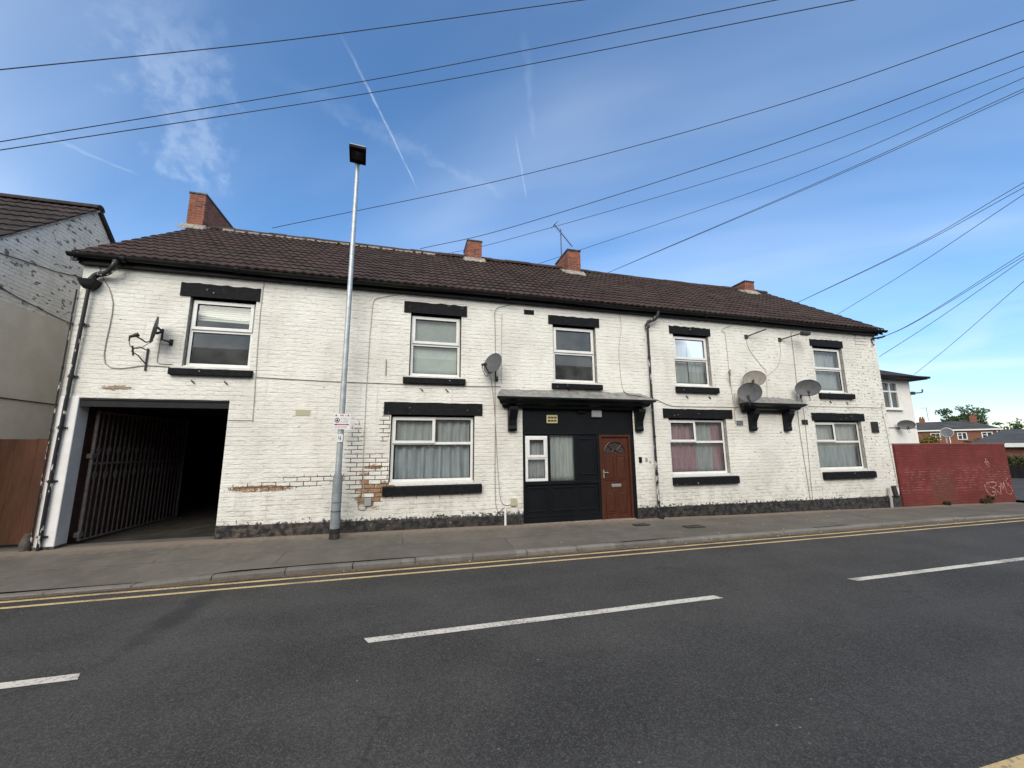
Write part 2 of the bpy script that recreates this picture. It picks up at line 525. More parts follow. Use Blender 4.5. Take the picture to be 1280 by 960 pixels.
M_pipe = mat('flaking_black_pipe', rough=0.5, fn=pipe_fn)
M_upvc = mat('white_window_plastic', (0.74, 0.74, 0.71), 0.42, fn=speck((0.72, 0.72, 0.69), 0.08, 4))
M_jamb = mat('grey_reveal', rough=0.85, fn=speck((0.33, 0.315, 0.285), 0.5, 14, 0.010, 40))
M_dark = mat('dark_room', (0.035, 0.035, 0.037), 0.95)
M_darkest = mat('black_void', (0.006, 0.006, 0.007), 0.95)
M_pier = mat('smooth_white_render', rough=0.7, fn=speck((0.74, 0.73, 0.70), 0.08, 3, 0.003, 18))
M_pier_side = mat('grey_painted_render', rough=0.75, fn=speck((0.48, 0.485, 0.48), 0.12, 4, 0.003, 20))
M_galv = mat('galvanised_steel', rough=0.48, metal=0.55, fn=speck((0.40, 0.43, 0.44), 0.22, 11, 0.001, 60))
M_sleeve = mat('weathered_grey_sleeve', rough=0.7, metal=0.2, fn=speck((0.21, 0.235, 0.245), 0.28, 9, 0.002, 50))
M_lampdark = mat('dark_lamp_casting', (0.006, 0.0055, 0.0055), 0.6, spec=0.15)
M_lamplid = mat('pale_lamp_lid', (0.5, 0.5, 0.5), 0.5)
M_dishdark = mat('dark_grey_dish', rough=0.5, fn=speck((0.075, 0.077, 0.080), 0.25, 12, 0.001, 200))
M_dishtan = mat('faded_tan_dish', rough=0.6, fn=speck((0.225, 0.21, 0.175), 0.2, 9))
M_metal_dark = mat('dark_bracket_metal', rough=0.55, fn=speck((0.03, 0.028, 0.026), 0.4, 20))
M_cable = mat('pale_cable', (0.40, 0.38, 0.34), 0.6)
M_cable_mid = mat('weathered_cable', (0.24, 0.225, 0.20), 0.6)
M_cable_dark = mat('dark_cable', (0.035, 0.034, 0.034), 0.6)
M_wire = mat('overhead_wire_sheath', (0.022, 0.026, 0.034), 0.6)
M_gate = mat('rusty_brown_steel', rough=0.7, fn=speck((0.100, 0.082, 0.076), 0.45, 14, 0.002, 60))
M_signw = mat('white_sign_plate', (0.70, 0.69, 0.68), 0.45)
M_signred = mat('red_sign_print', (0.45, 0.05, 0.05), 0.5)
M_signgrey = mat('grey_sign_print', (0.28, 0.29, 0.32), 0.5)
M_signblack = mat('black_sign_print', (0.02, 0.02, 0.025), 0.5)
M_chrome = mat('letter_plate_metal', (0.55, 0.54, 0.52), 0.3, 0.7)
M_ventyel = mat('yellowed_vent_plastic', (0.50, 0.44, 0.22), 0.6)
M_ventcream = mat('cream_air_brick', (0.42, 0.40, 0.27), 0.8)
M_greyplastic = mat('grey_plastic_box', (0.30, 0.30, 0.31), 0.5)
M_graf = mat('pale_graffiti_paint', rough=0.8, fn=speck((0.40, 0.22, 0.20), 0.6, 5))


def door_fn(k, oc):
    x, y, z = k.xyz(oc)
    gr = k.noise(k.scale(oc, (14, 14, 1.3)), 2.0, 5, 0.6, 0.6)
    return {'col': k.mix(k.mr(gr, 0.3, 0.7), (0.052, 0.016, 0.0085), (0.084, 0.027, 0.0135)), 'h': gr, 'bd': 0.001}


M_door = mat('brown_door_wood_grain', rough=0.38, fn=door_fn)


def fence_fn(k, oc):
    n = k.noise(k.scale(oc, (3, 3, 0.6)), 2.6, 6, 0.65, 0.4)
    n2 = k.noise(oc, 16, 4)
    c = k.mix(k.mr(n, 0.3, 0.7), (0.062, 0.023, 0.011), (0.098, 0.038, 0.019))
    c = k.mix(k.m('MULTIPLY', k.mr(n2, 0.58, 0.75), 0.5), c, (0.045, 0.020, 0.012))
    return {'col': c, 'h': n2, 'bd': 0.003}


M_fence = mat('brown_board', rough=0.8, fn=fence_fn)


def gable_fn(k, oc):
    """painted brick above, smooth cement render below"""
    tint, mo, u, z = bricks(k, oc)
    n = k.noise(oc, 2.2, 5, 0.6)
    n2 = k.noise(oc, 24, 4, 0.6)
    n3 = k.noise(k.scale(oc, (1, 1, 2.0)), 6.0, 3, 0.5)
    up_ = k.mix(k.mr(n, 0.35, 0.7), (0.60, 0.585, 0.55), (0.74, 0.72, 0.68))
    hole = k.m('MULTIPLY', k.mr(n3, 0.60, 0.655), 0.85)
    up_ = k.mix(hole, up_, (0.10, 0.085, 0.075))
    up_ = k.mix(k.m('MULTIPLY', k.m('MULTIPLY', mo, k.mr(n2, 0.45, 0.60)), 0.35), up_, (0.16, 0.145, 0.13))
    lo = k.mix(k.mr(n, 0.3, 0.7), (0.54, 0.495, 0.43), (0.62, 0.575, 0.505))
    edge = k.mr(k.m('ADD', z, k.m('MULTIPLY', n2, 0.15)), 4.42, 4.46)
    c = k.mix(edge, lo, up_)
    hh = k.m('ADD', k.m('MULTIPLY', n2, 0.5), k.m('MULTIPLY', k.m('ADD', k.m('MULTIPLY', mo, -1.0), k.m('MULTIPLY', hole, -1.0)), edge))
    return {'col': c, 'h': hh, 'bd': 0.012}


M_gable = mat('flaking_gable_wall', rough=0.9, fn=gable_fn)
M_white_render = mat('white_house_render', rough=0.8, fn=speck((0.72, 0.70, 0.655), 0.06, 3, 0.004, 30))


def asphalt_fn(k, oc):
    x, y, z = k.xyz(oc)
    st1 = k.n('ShaderNodeTexVoronoi', {'Vector': oc, 'Scale': 85.0})
    s1 = k.xyz(st1.outputs['Color'])[0]
    s2 = k.xyz(k.n('ShaderNodeTexVoronoi', {'Vector': oc, 'Scale': 130.0}).outputs['Color'])[1]
    gr = k.noise(oc, 75, 3, 0.75)
    n = k.noise(oc, 0.55, 6, 0.62)
    lanes = k.noise(k.scale(oc, (0.10, 1.5, 1)), 1.4, 4, 0.55)
    c = k.mix(k.mr(n, 0.3, 0.7), (0.031, 0.030, 0.029), (0.058, 0.0555, 0.053))
    # wheel tracks polished paler
    tr = None
    for yc in (-3.05, -3.95, -5.25, -6.35):
        d = k.mr(k.m('ABSOLUTE', k.m('SUBTRACT', y, yc)), 0.05, 0.42, 1.0, 0.0)
        tr = d if tr is None else k.m('MAXIMUM', tr, d)
    c = k.mix(k.m('MULTIPLY', k.m('MULTIPLY', tr, k.mr(lanes, 0.36, 0.62)), 0.30), c, (0.070, 0.068, 0.066))
    # a darker, newer strip of surfacing with a sealed edge
    pe = k.m('ADD', y, k.m('MULTIPLY', k.m('SUBTRACT', k.noise(oc, 1.1, 3), 0.5), 0.25))
    pa = k.m('MULTIPLY', k.mr(pe, -4.95, -4.99, 0.0, 1.0), k.mr(x, 1.9, 2.6))
    c = k.mix(k.m('MULTIPLY', pa, 0.30), c, (0.036, 0.036, 0.037))
    big = k.noise(k.scale(oc, (0.35, 0.8, 1)), 0.9, 4, 0.55)
    c = k.mix(k.m('MULTIPLY', k.mr(big, 0.50, 0.68), 0.45), c, (0.030, 0.030, 0.030))
    # stones
    c = k.mix(k.m('MULTIPLY', k.mr(s1, 0.60, 1.0), 0.24), c, (0.120, 0.117, 0.112))
    c = k.mix(k.m('MULTIPLY', k.mr(s1, 0.40, 0.0), 0.42), c, (0.016, 0.016, 0.016))
    c = k.mix(k.m('MULTIPLY', k.mr(s2, 0.72, 1.0), 0.28), c, (0.20, 0.195, 0.185))
    c = k.mix(k.m('MULTIPLY', k.mr(gr, 0.58, 0.74), 0.26), c, (0.125, 0.12, 0.112))
    c = k.mix(k.m('MULTIPLY', k.mr(gr, 0.42, 0.28), 0.34), c, (0.020, 0.020, 0.020))
    sp = k.mr(k.n('ShaderNodeTexVoronoi', {'Vector': oc, 'Scale': 7.0, 'Randomness': 1.0}).outputs['Distance'], 0.05, 0.075, 1.0, 0.0)
    c = k.mix(k.m('MULTIPLY', sp, k.m('MULTIPLY', k.mr(k.noise(oc, 1.7, 3), 0.52, 0.62), 0.8)), c, (0.24, 0.23, 0.21))
    # oil drip trail in front of the passage
    nz = k.noise(oc, 4.5, 4)
    ln = k.m('SUBTRACT', x, k.m('ADD', -2.36, k.m('MULTIPLY', k.m('SINE', k.m('MULTIPLY', k.m('ADD', y, 3.0), 1.6)), 0.04)))
    st = blob(k, ln, y, 0.0, -2.95, 0.15, 0.85, nz, 1.9, 0.6)
    c = k.mix(k.m('MULTIPLY', st, 0.62), c, (0.019, 0.019, 0.019))
    # hairline cracks and one long wandering seam
    wv = k.n('ShaderNodeVectorMath', {0: oc, 1: k.n('ShaderNodeTexNoise', {'Vector': oc, 'Scale': 1.6, 'Detail': 4.0}).outputs['Color']}, operation='ADD').outputs[0]
    ed = k.n('ShaderNodeTexVoronoi', {'Vector': wv, 'Scale': 0.42}, feature='DISTANCE_TO_EDGE').outputs['Distance']
    ck = k.m('MULTIPLY', k.mr(ed, 0.0, 0.010, 1.0, 0.0), k.mr(k.noise(oc, 0.9, 3), 0.50, 0.60))
    seam = k.m('ABSOLUTE', k.m('SUBTRACT', x, k.m('ADD', 3.04, k.m('MULTIPLY', k.m('SUBTRACT', nz, 0.5), 0.22))))
    ck = k.m('MAXIMUM', ck, k.m('MULTIPLY', k.m('MULTIPLY', k.mr(seam, 0.0, 0.03, 1.0, 0.0), k.mr(k.noise(oc, 3.3, 2), 0.45, 0.6)), k.mr(y, -5.4, -5.7)))
    c = k.mix(k.m('MULTIPLY', ck, 0.30), c, (0.012, 0.012, 0.012))
    h = k.m('ADD', k.m('MULTIPLY', s1, 0.6), k.m('SUBTRACT', gr, ck))
    return {'col': c, 'h': h, 'bd': 0.004, 'rough': k.mr(gr, 0.3, 0.7, 0.78, 0.95)}


M_road = mat('worn_asphalt', rough=0.9, spec=0.25, fn=asphalt_fn)


def pave_fn(k, oc):
    x, y, z = k.xyz(oc)
    agg = k.noise(oc, 130, 3, 0.7)
    n = k.noise(oc, 1.3, 5, 0.62)
    n2 = k.noise(oc, 7, 4, 0.6)
    c = k.mix(k.mr(n, 0.3, 0.7), (0.104, 0.093, 0.078), (0.146, 0.131, 0.111))
    c = k.mix(k.m('MULTIPLY', k.mr(n2, 0.5, 0.72), 0.5), c, (0.170, 0.158, 0.138))
    c = k.mix(k.m('MULTIPLY', k.mr(agg, 0.52, 0.72), 0.35), c, (0.20, 0.185, 0.165))
    # reinstated strips
    b = k.n('ShaderNodeTexBrick', {'Vector': oc, 'Color1': (0, 0, 0, 1), 'Color2': (1, 1, 1, 1), 'Scale': 1.0, 'Mortar Size': 0.012, 'Mortar Smooth': 0.2,
                                   'Brick Width': 3.7, 'Row Height': 1.04})
    c = k.mix(k.m('MULTIPLY', b.outputs['Color'], 0.22), c, (0.080, 0.073, 0.065))
    c = k.mix(k.m('MULTIPLY', k.m('MULTIPLY', b.outputs['Fac'], 0.6), k.mr(n2, 0.44, 0.60)), c, (0.04, 0.036, 0.032))
    # dusty strip against the wall
    ds = k.mr(k.m('ADD', y, k.m('MULTIPLY', k.m('SUBTRACT', n2, 0.5), 0.5)), -0.46, -0.10)
    c = k.mix(k.m('MULTIPLY', k.m('MULTIPLY', ds, k.mr(y, 0.1, 0.0)), 0.8), c, (0.235, 0.190, 0.145))
    return {'col': c, 'h': k.m('ADD', agg, k.m('MULTIPLY', b.outputs['Fac'], -1.0)), 'bd': 0.005}


M_pave = mat('grey_brown_pavement', rough=0.92, spec=0.2, fn=pave_fn)


def kerb_fn(k, oc):
    x, y, z = k.xyz(oc)
    n = k.noise(oc, 6, 5, 0.65)
    cell = k.n('ShaderNodeTexWhiteNoise', {'W': k.m('FLOOR', k.m('DIVIDE', x, 0.92))}, noise_dimensions='1D').outputs[0]
    c = k.mix(cell, (0.13, 0.12, 0.105), (0.20, 0.185, 0.165))
    c = k.mix(k.m('MULTIPLY', k.mr(n, 0.45, 0.7), 0.6), c, (0.085, 0.075, 0.062))
    c = k.mix(k.m('MULTIPLY', k.mr(k.noise(oc, 70, 3), 0.55, 0.72), 0.4), c, (0.28, 0.26, 0.23))
    return {'col': c, 'h': k.noise(oc, 34, 4), 'bd': 0.008}


M_kerb = mat('kerb_stone', rough=0.85, fn=kerb_fn)


def line_fn(col, under):
    def fn(k, oc):
        n = k.noise(oc, 46, 5, 0.72)
        n2 = k.noise(oc, 2.4, 5, 0.6)
        f = k.mr(k.m('ADD', k.m('MULTIPLY', n, 0.65), k.m('MULTIPLY', n2, 0.55)), 0.60, 0.74)
        wv = k.xyz(k.n('ShaderNodeTexVoronoi', {'Vector': oc, 'Scale': 58.0}).outputs['Color'])[0]
        f = k.m('MAXIMUM', k.m('MULTIPLY', f, 0.9), k.m('MULTIPLY', k.mr(wv, 0.25, 0.0), 0.6))
        return {'col': k.mix(f, col, under), 'h': n, 'bd': 0.003}
    return fn


M_yellow = mat('faded_yellow_paint', rough=0.8, fn=line_fn((0.52, 0.385, 0.19), (0.15, 0.12, 0.085)))
M_whiteline = mat('worn_white_paint', rough=0.8, fn=line_fn((0.55, 0.52, 0.46), (0.13, 0.125, 0.115)))
M_grit = mat('gutter_grit', rough=1.0, fn=speck((0.105, 0.080, 0.052), 0.5, 22, 0.012, 90))
M_litter = mat('litter', (0.34, 0.32, 0.29), 0.8)


def cloth(name, c1, c2):
    def fn(k, oc):
        x, y, z = k.xyz(oc)
        n = k.noise(k.scale(oc, (5, 5, 0.5)), 3, 4, 0.5)
        return {'col': k.mix(k.mr(n, 0.35, 0.65), c1, c2)}
    return mat(name, rough=0.95, spec=0.1, fn=fn)


M_cur_blue = cloth('blue_grey_curtain', (0.44, 0.50, 0.54), (0.64, 0.69, 0.72))
M_cur_net = cloth('white_net_curtain', (0.55, 0.58, 0.57), (0.70, 0.72, 0.70))
M_cur_pink = cloth('pink_curtain', (0.50, 0.27, 0.33), (0.62, 0.40, 0.45))
M_cur_grey = cloth('grey_curtain', (0.48, 0.49, 0.51), (0.66, 0.67, 0.68))
M_cur_white = cloth('white_curtain', (0.56, 0.60, 0.58), (0.74, 0.76, 0.73))
M_blind = mat('cream_blind_slats', (0.78, 0.78, 0.66), 0.6)
M_roller = mat('pale_green_roller_blind', rough=0.8, fn=speck((0.50, 0.54, 0.49), 0.12, 2.5))


def glass_mat():
    m = bpy.data.materials.new('window_glass')
    m.use_nodes = True
    t = m.node_tree
    t.nodes.clear()
    k = N(t)
    fr = k.n('ShaderNodeFresnel', {'IOR': 1.5}).outputs[0]
    f = k.m('MINIMUM', k.m('ADD', k.m('MULTIPLY', fr, 1.15), 0.0), 0.75)
    tr = k.n('ShaderNodeBsdfTransparent', {'Color': (0.86, 0.90, 0.89, 1)})
    gl = k.n('ShaderNodeBsdfGlossy', {'Color': (0.95, 0.95, 0.95, 1), 'Roughness': 0.015})
    oc = k.n('ShaderNodeTexCoord').outputs['Object']
    df = k.n('ShaderNodeBsdfDiffuse', {'Color': (0.42, 0.44, 0.42, 1)})
    dirt_or_glare = k.mr(k.noise(oc, 2.6, 5, 0.6), 0.3, 0.7, 0.07, 0.17)  # pale film in the glass, standing in for brighter reflections
    td = k.n('ShaderNodeMixShader', {0: dirt_or_glare, 1: tr.outputs[0], 2: df.outputs[0]})
    mx = k.n('ShaderNodeMixShader', {0: f, 1: td.outputs[0], 2: gl.outputs[0]})
    k.n('ShaderNodeOutputMaterial', {0: mx.outputs[0]})
    return m


M_glass = glass_mat()


def leaf_mat(name, a, b):
    def fn(k, oc):
        return {'col': k.mix(k.mr(k.noise(oc, 0.9, 4), 0.35, 0.65), a, b)}
    return mat(name, rough=0.7, spec=0.2, fn=fn)


M_leaf = leaf_mat('tree_leaves', (0.035, 0.065, 0.030), (0.075, 0.115, 0.045))
M_leaf_autumn = leaf_mat('yellow_green_leaves', (0.10, 0.085, 0.02), (0.20, 0.15, 0.03))
M_leaf_hedge = leaf_mat('hedge_leaves', (0.030, 0.055, 0.018), (0.060, 0.090, 0.030))
M_weed = leaf_mat('weed_leaves', (0.035, 0.040, 0.018), (0.075, 0.070, 0.030))
M_bark = mat('bark', rough=0.9, fn=speck((0.09, 0.07, 0.05), 0.4, 6))

# ================================================================== GROUND
ZR = -0.15          # road surface


def zw(x):          # pavement level at the foot of the wall
    return max(-0.20, min(0.05, 0.03 - 0.0118 * x))


def zk(x):          # top of the kerb
    if x < -5.2:
        return -0.125
    if x < -3.3:
        return -0.125
    if x < -2.3:
        return -0.125 + 0.06 * (x + 3.3)
    if x < 13.5:
        return -0.065 - 0.0012 * (x + 2.3)
    return -0.085 - min(0.05, 0.03 * (x - 13.5))


# one earth sheet reaching the horizon, asphalt carriageway sheet above it
gm = MB()
gm.quad((-700, -700, -0.36), (700, -700, -0.36), (700, 700, -0.36), (-700, 700, -0.36))
gm.build('ground', mat('bare_ground', rough=1.0, fn=speck((0.10, 0.095, 0.075), 0.3, 0.4)))['kind'] = 'structure'
rm = MB()
rm.quad((-90, -7.35, ZR), (140, -7.35, ZR), (140, -1.9, ZR), (-90, -1.9, ZR))
tag(rm.build('road', M_road), kind='structure')
# side street going back past the red wall
sm = MB()
sm.quad((19.4, -1.9, ZR - 0.002), (60, -1.9, ZR - 0.002), (60, 40, ZR - 0.05), (19.4, 40, ZR - 0.05))
tag(sm.build('side_road', M_road), kind='structure')

KY = -1.93           # kerb line
pv = MB()
xs = [-40, -20, -10, -8, -7, -6.2, -5.87, -5.6, -5.2, -4.8, -4.4, -4.0, -3.6, -3.3, -3.0, -2.6, -2.3] + [-2 + 0.5 * i for i in range(43)]
rows = []
for x in xs:
    zf = zw(x)
    row = []
    for t in (0, 0.12, 0.25, 0.4, 0.55, 0.7, 0.85, 1.0):
        y = KY + 0.13 + t * (0.30 - KY - 0.13)
        yy = min(1.0, max(0, (y - KY) / (0 - KY)))
        row.append((x, y, zk(x) + (zf - zk(x)) * yy + 0.006 * math.sin(x * 1.3 + y * 2.1)))
    rows.append(row)
for i in range(len(rows) - 1):
    for j in range(7):
        pv.quad(rows[i][j], rows[i + 1][j], rows[i + 1][j + 1], rows[i][j + 1])
# passage floor coloured darker to stand in for the shade inside
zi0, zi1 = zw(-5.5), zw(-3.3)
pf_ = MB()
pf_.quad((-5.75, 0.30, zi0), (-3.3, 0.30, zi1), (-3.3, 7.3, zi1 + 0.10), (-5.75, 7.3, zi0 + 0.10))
tag(pf_.build('passage_floor', mat('shaded_passage_floor', rough=0.95, spec=0.1, fn=speck((0.040, 0.036, 0.031), 0.4, 3, 0.004, 60))), kind='structure')
pv.quad((-5.87, 0.3, zw(-5.87)), (-40, 0.3, zw(-7)), (-40, 12, -0.02), (-5.87, 12, -0.02))
tag(pv.build('pavement', M_pave, smooth=True), kind='structure')
# kerb stones
kb = MB()
x = -30.0
while x < 19.3:
    x1 = min(x + 0.915, 19.3)
    jx = random.uniform(-0.008, 0.008)
    jz = random.uniform(-0.006, 0.004)
    za, zb = zk(x) + jz, zk(x1) + jz
    yb = KY + 0.128
    e = 0.006
    c = 0.022
    A = [(KY + jx, -0.34), (yb, -0.34)]
    prof = lambda zt: [(KY + jx, -0.34), (KY + jx + 0.004, zt - c), (KY + jx + c, zt), (yb, zt)]
    p0 = [(x + e, y, z) for y, z in prof(za)]
    p1 = [(x1 - e, y, z) for y, z in prof(zb)]
    vs = p0 + [(x + e, yb, -0.34)] + p1 + [(x1 - e, yb, -0.34)]
    fs = [(i, i + 1, i + 6, i + 5) for i in range(4)] + [(0, 1, 2, 3, 4), (9, 8, 7, 6, 5)]
    kb.add(vs, fs)
    x = x1
tag(kb.build('kerb', M_kerb), kind='structure')
# far pavement the camera stands on
fp = MB()
fp.box(-60, 100, -7.47, -7.34, -0.34, -0.03)
tag(fp.build('kerb', M_kerb, bevel=0.015), kind='structure')
fp = MB()
fp.quad((-60, -13, 0.0), (100, -13, 0.0), (100, -7.47, -0.035), (-60, -7.47, -0.035))
tag(fp.build('pavement', M_pave), kind='structure')
# grit in the channel
gt = MB()
gx = [-20 + 0.5 * i for i in range(77)]
for i in range(len(gx) - 1):
    w0, w1 = [0.05 + 0.05 * math.sin(q * 1.7) ** 2 + (0.07 if q > 9 else 0) for q in (gx[i], gx[i + 1])]
    gt.quad((gx[i], KY + 0.004, ZR + 0.012), (gx[i + 1], KY + 0.004, ZR + 0.012), (gx[i + 1], KY - w1, ZR + 0.003), (gx[i], KY - w0, ZR + 0.003))
tag(gt.build('gutter_grit', M_grit), kind='stuff')


def strip(m, x0, x1, y, wd, z=ZR + 0.004, taper=0.0, step=0.7):
    n = max(1, int((x1 - x0) / step))
    pts = [(x0 + (x1 - x0) * i / n, random.uniform(-0.004, 0.004)) for i in range(n + 1)]
    for i in range(n):
        (a, ja), (b, jb) = pts[i], pts[i + 1]
        m.quad((a + (taper if i == 0 else 0), y - wd / 2 + ja, z), (b, y - wd / 2 + jb, z), (b - (taper if i == n - 1 else 0), y + wd / 2 + jb, z), (a, y + wd / 2 + ja, z))


yl = MB()
strip(yl, -60, 19.6, -2.10, 0.065)
strip(yl, -60, 19.6, -2.335, 0.065)
strip(yl, 1.5, 60, -6.88, 0.08)
strip(yl, 1.5, 60, -7.10, 0.08)
tag(yl.build('road_marking_yellow', M_yellow), kind='structure')
wl = MB()
for k_ in range(-8, 18):
    x0 = -0.33 + 6.19 * k_
    strip(wl, x0, x0 + 4.06, -4.32, 0.105, taper=0.05, step=0.6)
o = tag(wl.build('road_marking_white', M_whiteline), kind='structure')

# ================================================================== MAIN BUILDING
BX0, BX1 = -5.87, 14.12
WT = 5.06            # wall top
house = empty('terraced_building', (0, 0, 0), 'long white painted brick building with brown tiled roof and an open cart passage', 'building')

RY, RZ = 3.70, 7.95  # ridge
EY, EZ = -0.20, 5.20  # eave edge of the tiles

UP = [(-4.15, -3.02, 3.22, 4.60), (0.0, 1.12, 3.20, 4.62), (3.33, 4.47, 3.19, 4.61), (6.72, 7.84, 3.22, 4.61), (11.50, 12.66, 3.19, 4.57)]
GR = [(-0.33, 1.44, 0.92, 2.36), (6.40, 8.16, 0.92, 2.37), (11.20, 13.0, 0.94, 2.36)]
SHOP = (2.54, 5.38, -0.3, 2.55)
PASS = (-5.60, -3.30, -0.3, 2.58)
holes = UP + GR + [SHOP, PASS]
xs = sorted({BX0, BX1} | {h[0] for h in holes} | {h[1] for h in holes})
zs = sorted({-0.34, WT} | {h[2] for h in holes} | {h[3] for h in holes})
wm = MB()
TH = 0.14


def inhole(x, z):
    return any(h[0] < x < h[1] and h[2] < z < h[3] for h in holes)


for i in range(len(xs) - 1):
    for j in range(len(zs) - 1):
        if not inhole((xs[i] + xs[i + 1]) / 2, (zs[j] + zs[j + 1]) / 2):
            wm.quad((xs[i], 0, zs[j]), (xs[i + 1], 0, zs[j]), (xs[i + 1], 0, zs[j + 1]), (xs[i], 0, zs[j + 1]))
# gables and rear
BY = 2 * RY
for X in (BX0, BX1):
    wm.add([(X, 0, -0.34), (X, BY, -0.34), (X, BY, WT), (X, RY, RZ - 0.12), (X, 0, WT)], [(0, 1, 2, 3, 4)])
wm.quad((BX0, BY, -0.34), (BX1, BY, -0.34), (BX1, BY, WT), (BX0, BY, WT))
wm.build('wall', M_white, house)


def reveal(wn, op):
    """the sides, head and bed of a window opening"""
    x0, x1, z0, z1 = op
    rv = MB()
    rv.quad((x0, 0.001, z0), (x0, TH, z0), (x0, TH, z1), (x0, 0.001, z1))
    rv.quad((x1, 0.001, z0), (x1, TH, z0), (x1, TH, z1), (x1, 0.001, z1))
    rv.quad((x0, 0.001, z1), (x1, 0.001, z1), (x1, TH, z1), (x0, TH, z1))
    rv.quad((x0, 0.001, z0), (x1, 0.001, z0), (x1, TH, z0), (x0, TH, z0))
    rv.build('reveal', M_jamb, wn)


# rooms behind: floors and partitions that keep the inside dark
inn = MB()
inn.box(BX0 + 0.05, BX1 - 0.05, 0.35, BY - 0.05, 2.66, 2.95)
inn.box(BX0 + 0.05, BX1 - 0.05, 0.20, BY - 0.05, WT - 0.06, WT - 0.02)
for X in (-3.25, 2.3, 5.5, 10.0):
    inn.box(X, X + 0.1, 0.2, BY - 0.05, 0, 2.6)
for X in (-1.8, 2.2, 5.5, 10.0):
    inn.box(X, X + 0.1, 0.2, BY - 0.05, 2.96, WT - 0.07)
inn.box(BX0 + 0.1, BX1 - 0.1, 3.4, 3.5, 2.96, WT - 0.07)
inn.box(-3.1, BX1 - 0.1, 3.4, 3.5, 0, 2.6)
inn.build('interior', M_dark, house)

# plinth
pm = MB()


def plinth(x0, x1, t0, t1):
    pm.hexa([(x0, -0.025, -0.3), (x1, -0.025, -0.3), (x1, 0.05, -0.3), (x0, 0.05, -0.3), (x0, -0.025, t0), (x1, -0.025, t1), (x1, 0.05, t1), (x0, 0.05, t0)])


plinth(-3.30, 2.53, 0.285, 0.195)
plinth(5.40, 14.14, 0.215, 0.175)
pm.build('plinth', M_plinth, house, bevel=0.006)

# passage pier
pr = MB()
pr.box(BX0 - 0.01, -5.60, -0.012, 0.25, 0.08, 2.60)
pr.build('pier', M_pier, house, bevel=0.012)
pr = MB()
pr.quad((-5.597, -0.002, 0.09), (-5.597, 0.245, 0.09), (-5.597, 0.245, 2.56), (-5.597, -0.002, 2.56))
pr.build('pier_reveal', M_pier_side, house)
pr = MB()
pr.box(BX0 - 0.03, -5.585, -0.03, 0.26, -0.3, 0.085)
pr.build('pier_base', M_plinth, house, bevel=0.01)
# passage tunnel
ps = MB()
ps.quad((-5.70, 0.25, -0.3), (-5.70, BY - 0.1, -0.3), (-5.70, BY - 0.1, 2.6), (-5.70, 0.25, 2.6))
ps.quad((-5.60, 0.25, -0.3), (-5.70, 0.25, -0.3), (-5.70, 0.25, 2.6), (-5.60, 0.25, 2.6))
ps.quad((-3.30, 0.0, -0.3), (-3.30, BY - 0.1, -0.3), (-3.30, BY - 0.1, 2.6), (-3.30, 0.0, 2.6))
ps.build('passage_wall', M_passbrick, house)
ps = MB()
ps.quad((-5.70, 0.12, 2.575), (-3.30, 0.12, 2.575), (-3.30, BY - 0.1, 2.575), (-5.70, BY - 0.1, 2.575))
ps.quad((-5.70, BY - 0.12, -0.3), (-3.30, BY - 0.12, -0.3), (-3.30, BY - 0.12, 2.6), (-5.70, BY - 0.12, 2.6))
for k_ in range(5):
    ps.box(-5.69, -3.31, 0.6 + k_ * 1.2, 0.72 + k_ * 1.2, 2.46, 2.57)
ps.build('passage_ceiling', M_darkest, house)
bmn = MB()
bmn.box(-5.58, -3.31, 0.01, 0.03, 2.43, 2.56)
bmn.box(-5.58, -3.31, -0.015, 0.15, 2.545, 2.570)
bmn.box(-5.55, -3.31, -0.005, 0.15, 2.425, 2.445)
bmn.build('steel_beam', M_gutter, house)

# roof ---------------------------------------------------------------


def roof_tiles(name, mt, parent, x0, x1, ey, ez, ry, rz, tw=0.168, gauge=0.347, flat=0.0, wave=0.022):
    L = math.hypot(ry - ey, rz - ez)
    d = Vector((0, (ry - ey) / L, (rz - ez) / L))
    nn = Vector((0, -d.z, d.y)) if ry > ey else Vector((0, d.z, -d.y))
    nc = int(round(L / gauge))
    gg = L / nc
    ns = 6
    nt_ = int(round((x1 - x0) / tw))
    m = MB()
    W = nt_ * ns + 1
    prof = []
    for i in range(W):
        uu = (i % ns) / ns
        prof.append(wave * (0.5 - 0.5 * math.cos(2 * PI * uu)) ** 1.3)
    rnd = [[random.uniform(-0.004, 0.005) for _ in range(nt_ + 1)] for _ in range(nc)]
    for c in range(nc):
        for (tt, hh) in ((0.0, -0.012), (0.0, 0.026), (1.0, 0.0)):
            for i in range(W):
                X = x0 + (x1 - x0) * i / (W - 1)
                j = rnd[c][min(i // ns, nt_)]
                p = Vector((X, ey, ez)) + d * ((c + tt) * gg + (j if tt == 0 else 0)) + nn * (hh + prof[i] + (j if hh > 0 else 0))
                m.v.append(tuple(p))
    for r in range(nc * 3 - 1):
        for i in range(W - 1):
            m.f.append((r * W + i, r * W + i + 1, (r + 1) * W + i + 1, (r + 1) * W + i))
    return m.build(name, mt, parent, smooth=True, angle=38)


roof = roof_tiles('roof', M_tile, house, -5.95, 14.27, EY, EZ, RY, RZ)
rr = MB()
rr.quad((-6.02, RY, RZ), (14.27, RY, RZ), (14.27, 2 * RY - EY, EZ), (-6.02, 2 * RY - EY, EZ))
rr.build('rear_roof', M_tile, house)
ul = MB()
ul.quad((-5.90, EY + 0.03, EZ - 0.035), (14.2, EY + 0.03, EZ - 0.035), (14.2, RY, RZ - 0.045), (-5.90, RY, RZ - 0.045))
ul.quad((-5.90, EY + 0.03, EZ - 0.036), (14.2, EY + 0.03, EZ - 0.036), (14.2, 0.02, EZ - 0.036), (-5.90, 0.02, EZ - 0.036))
ul.build('roof_underlay', M_darkest, roof)
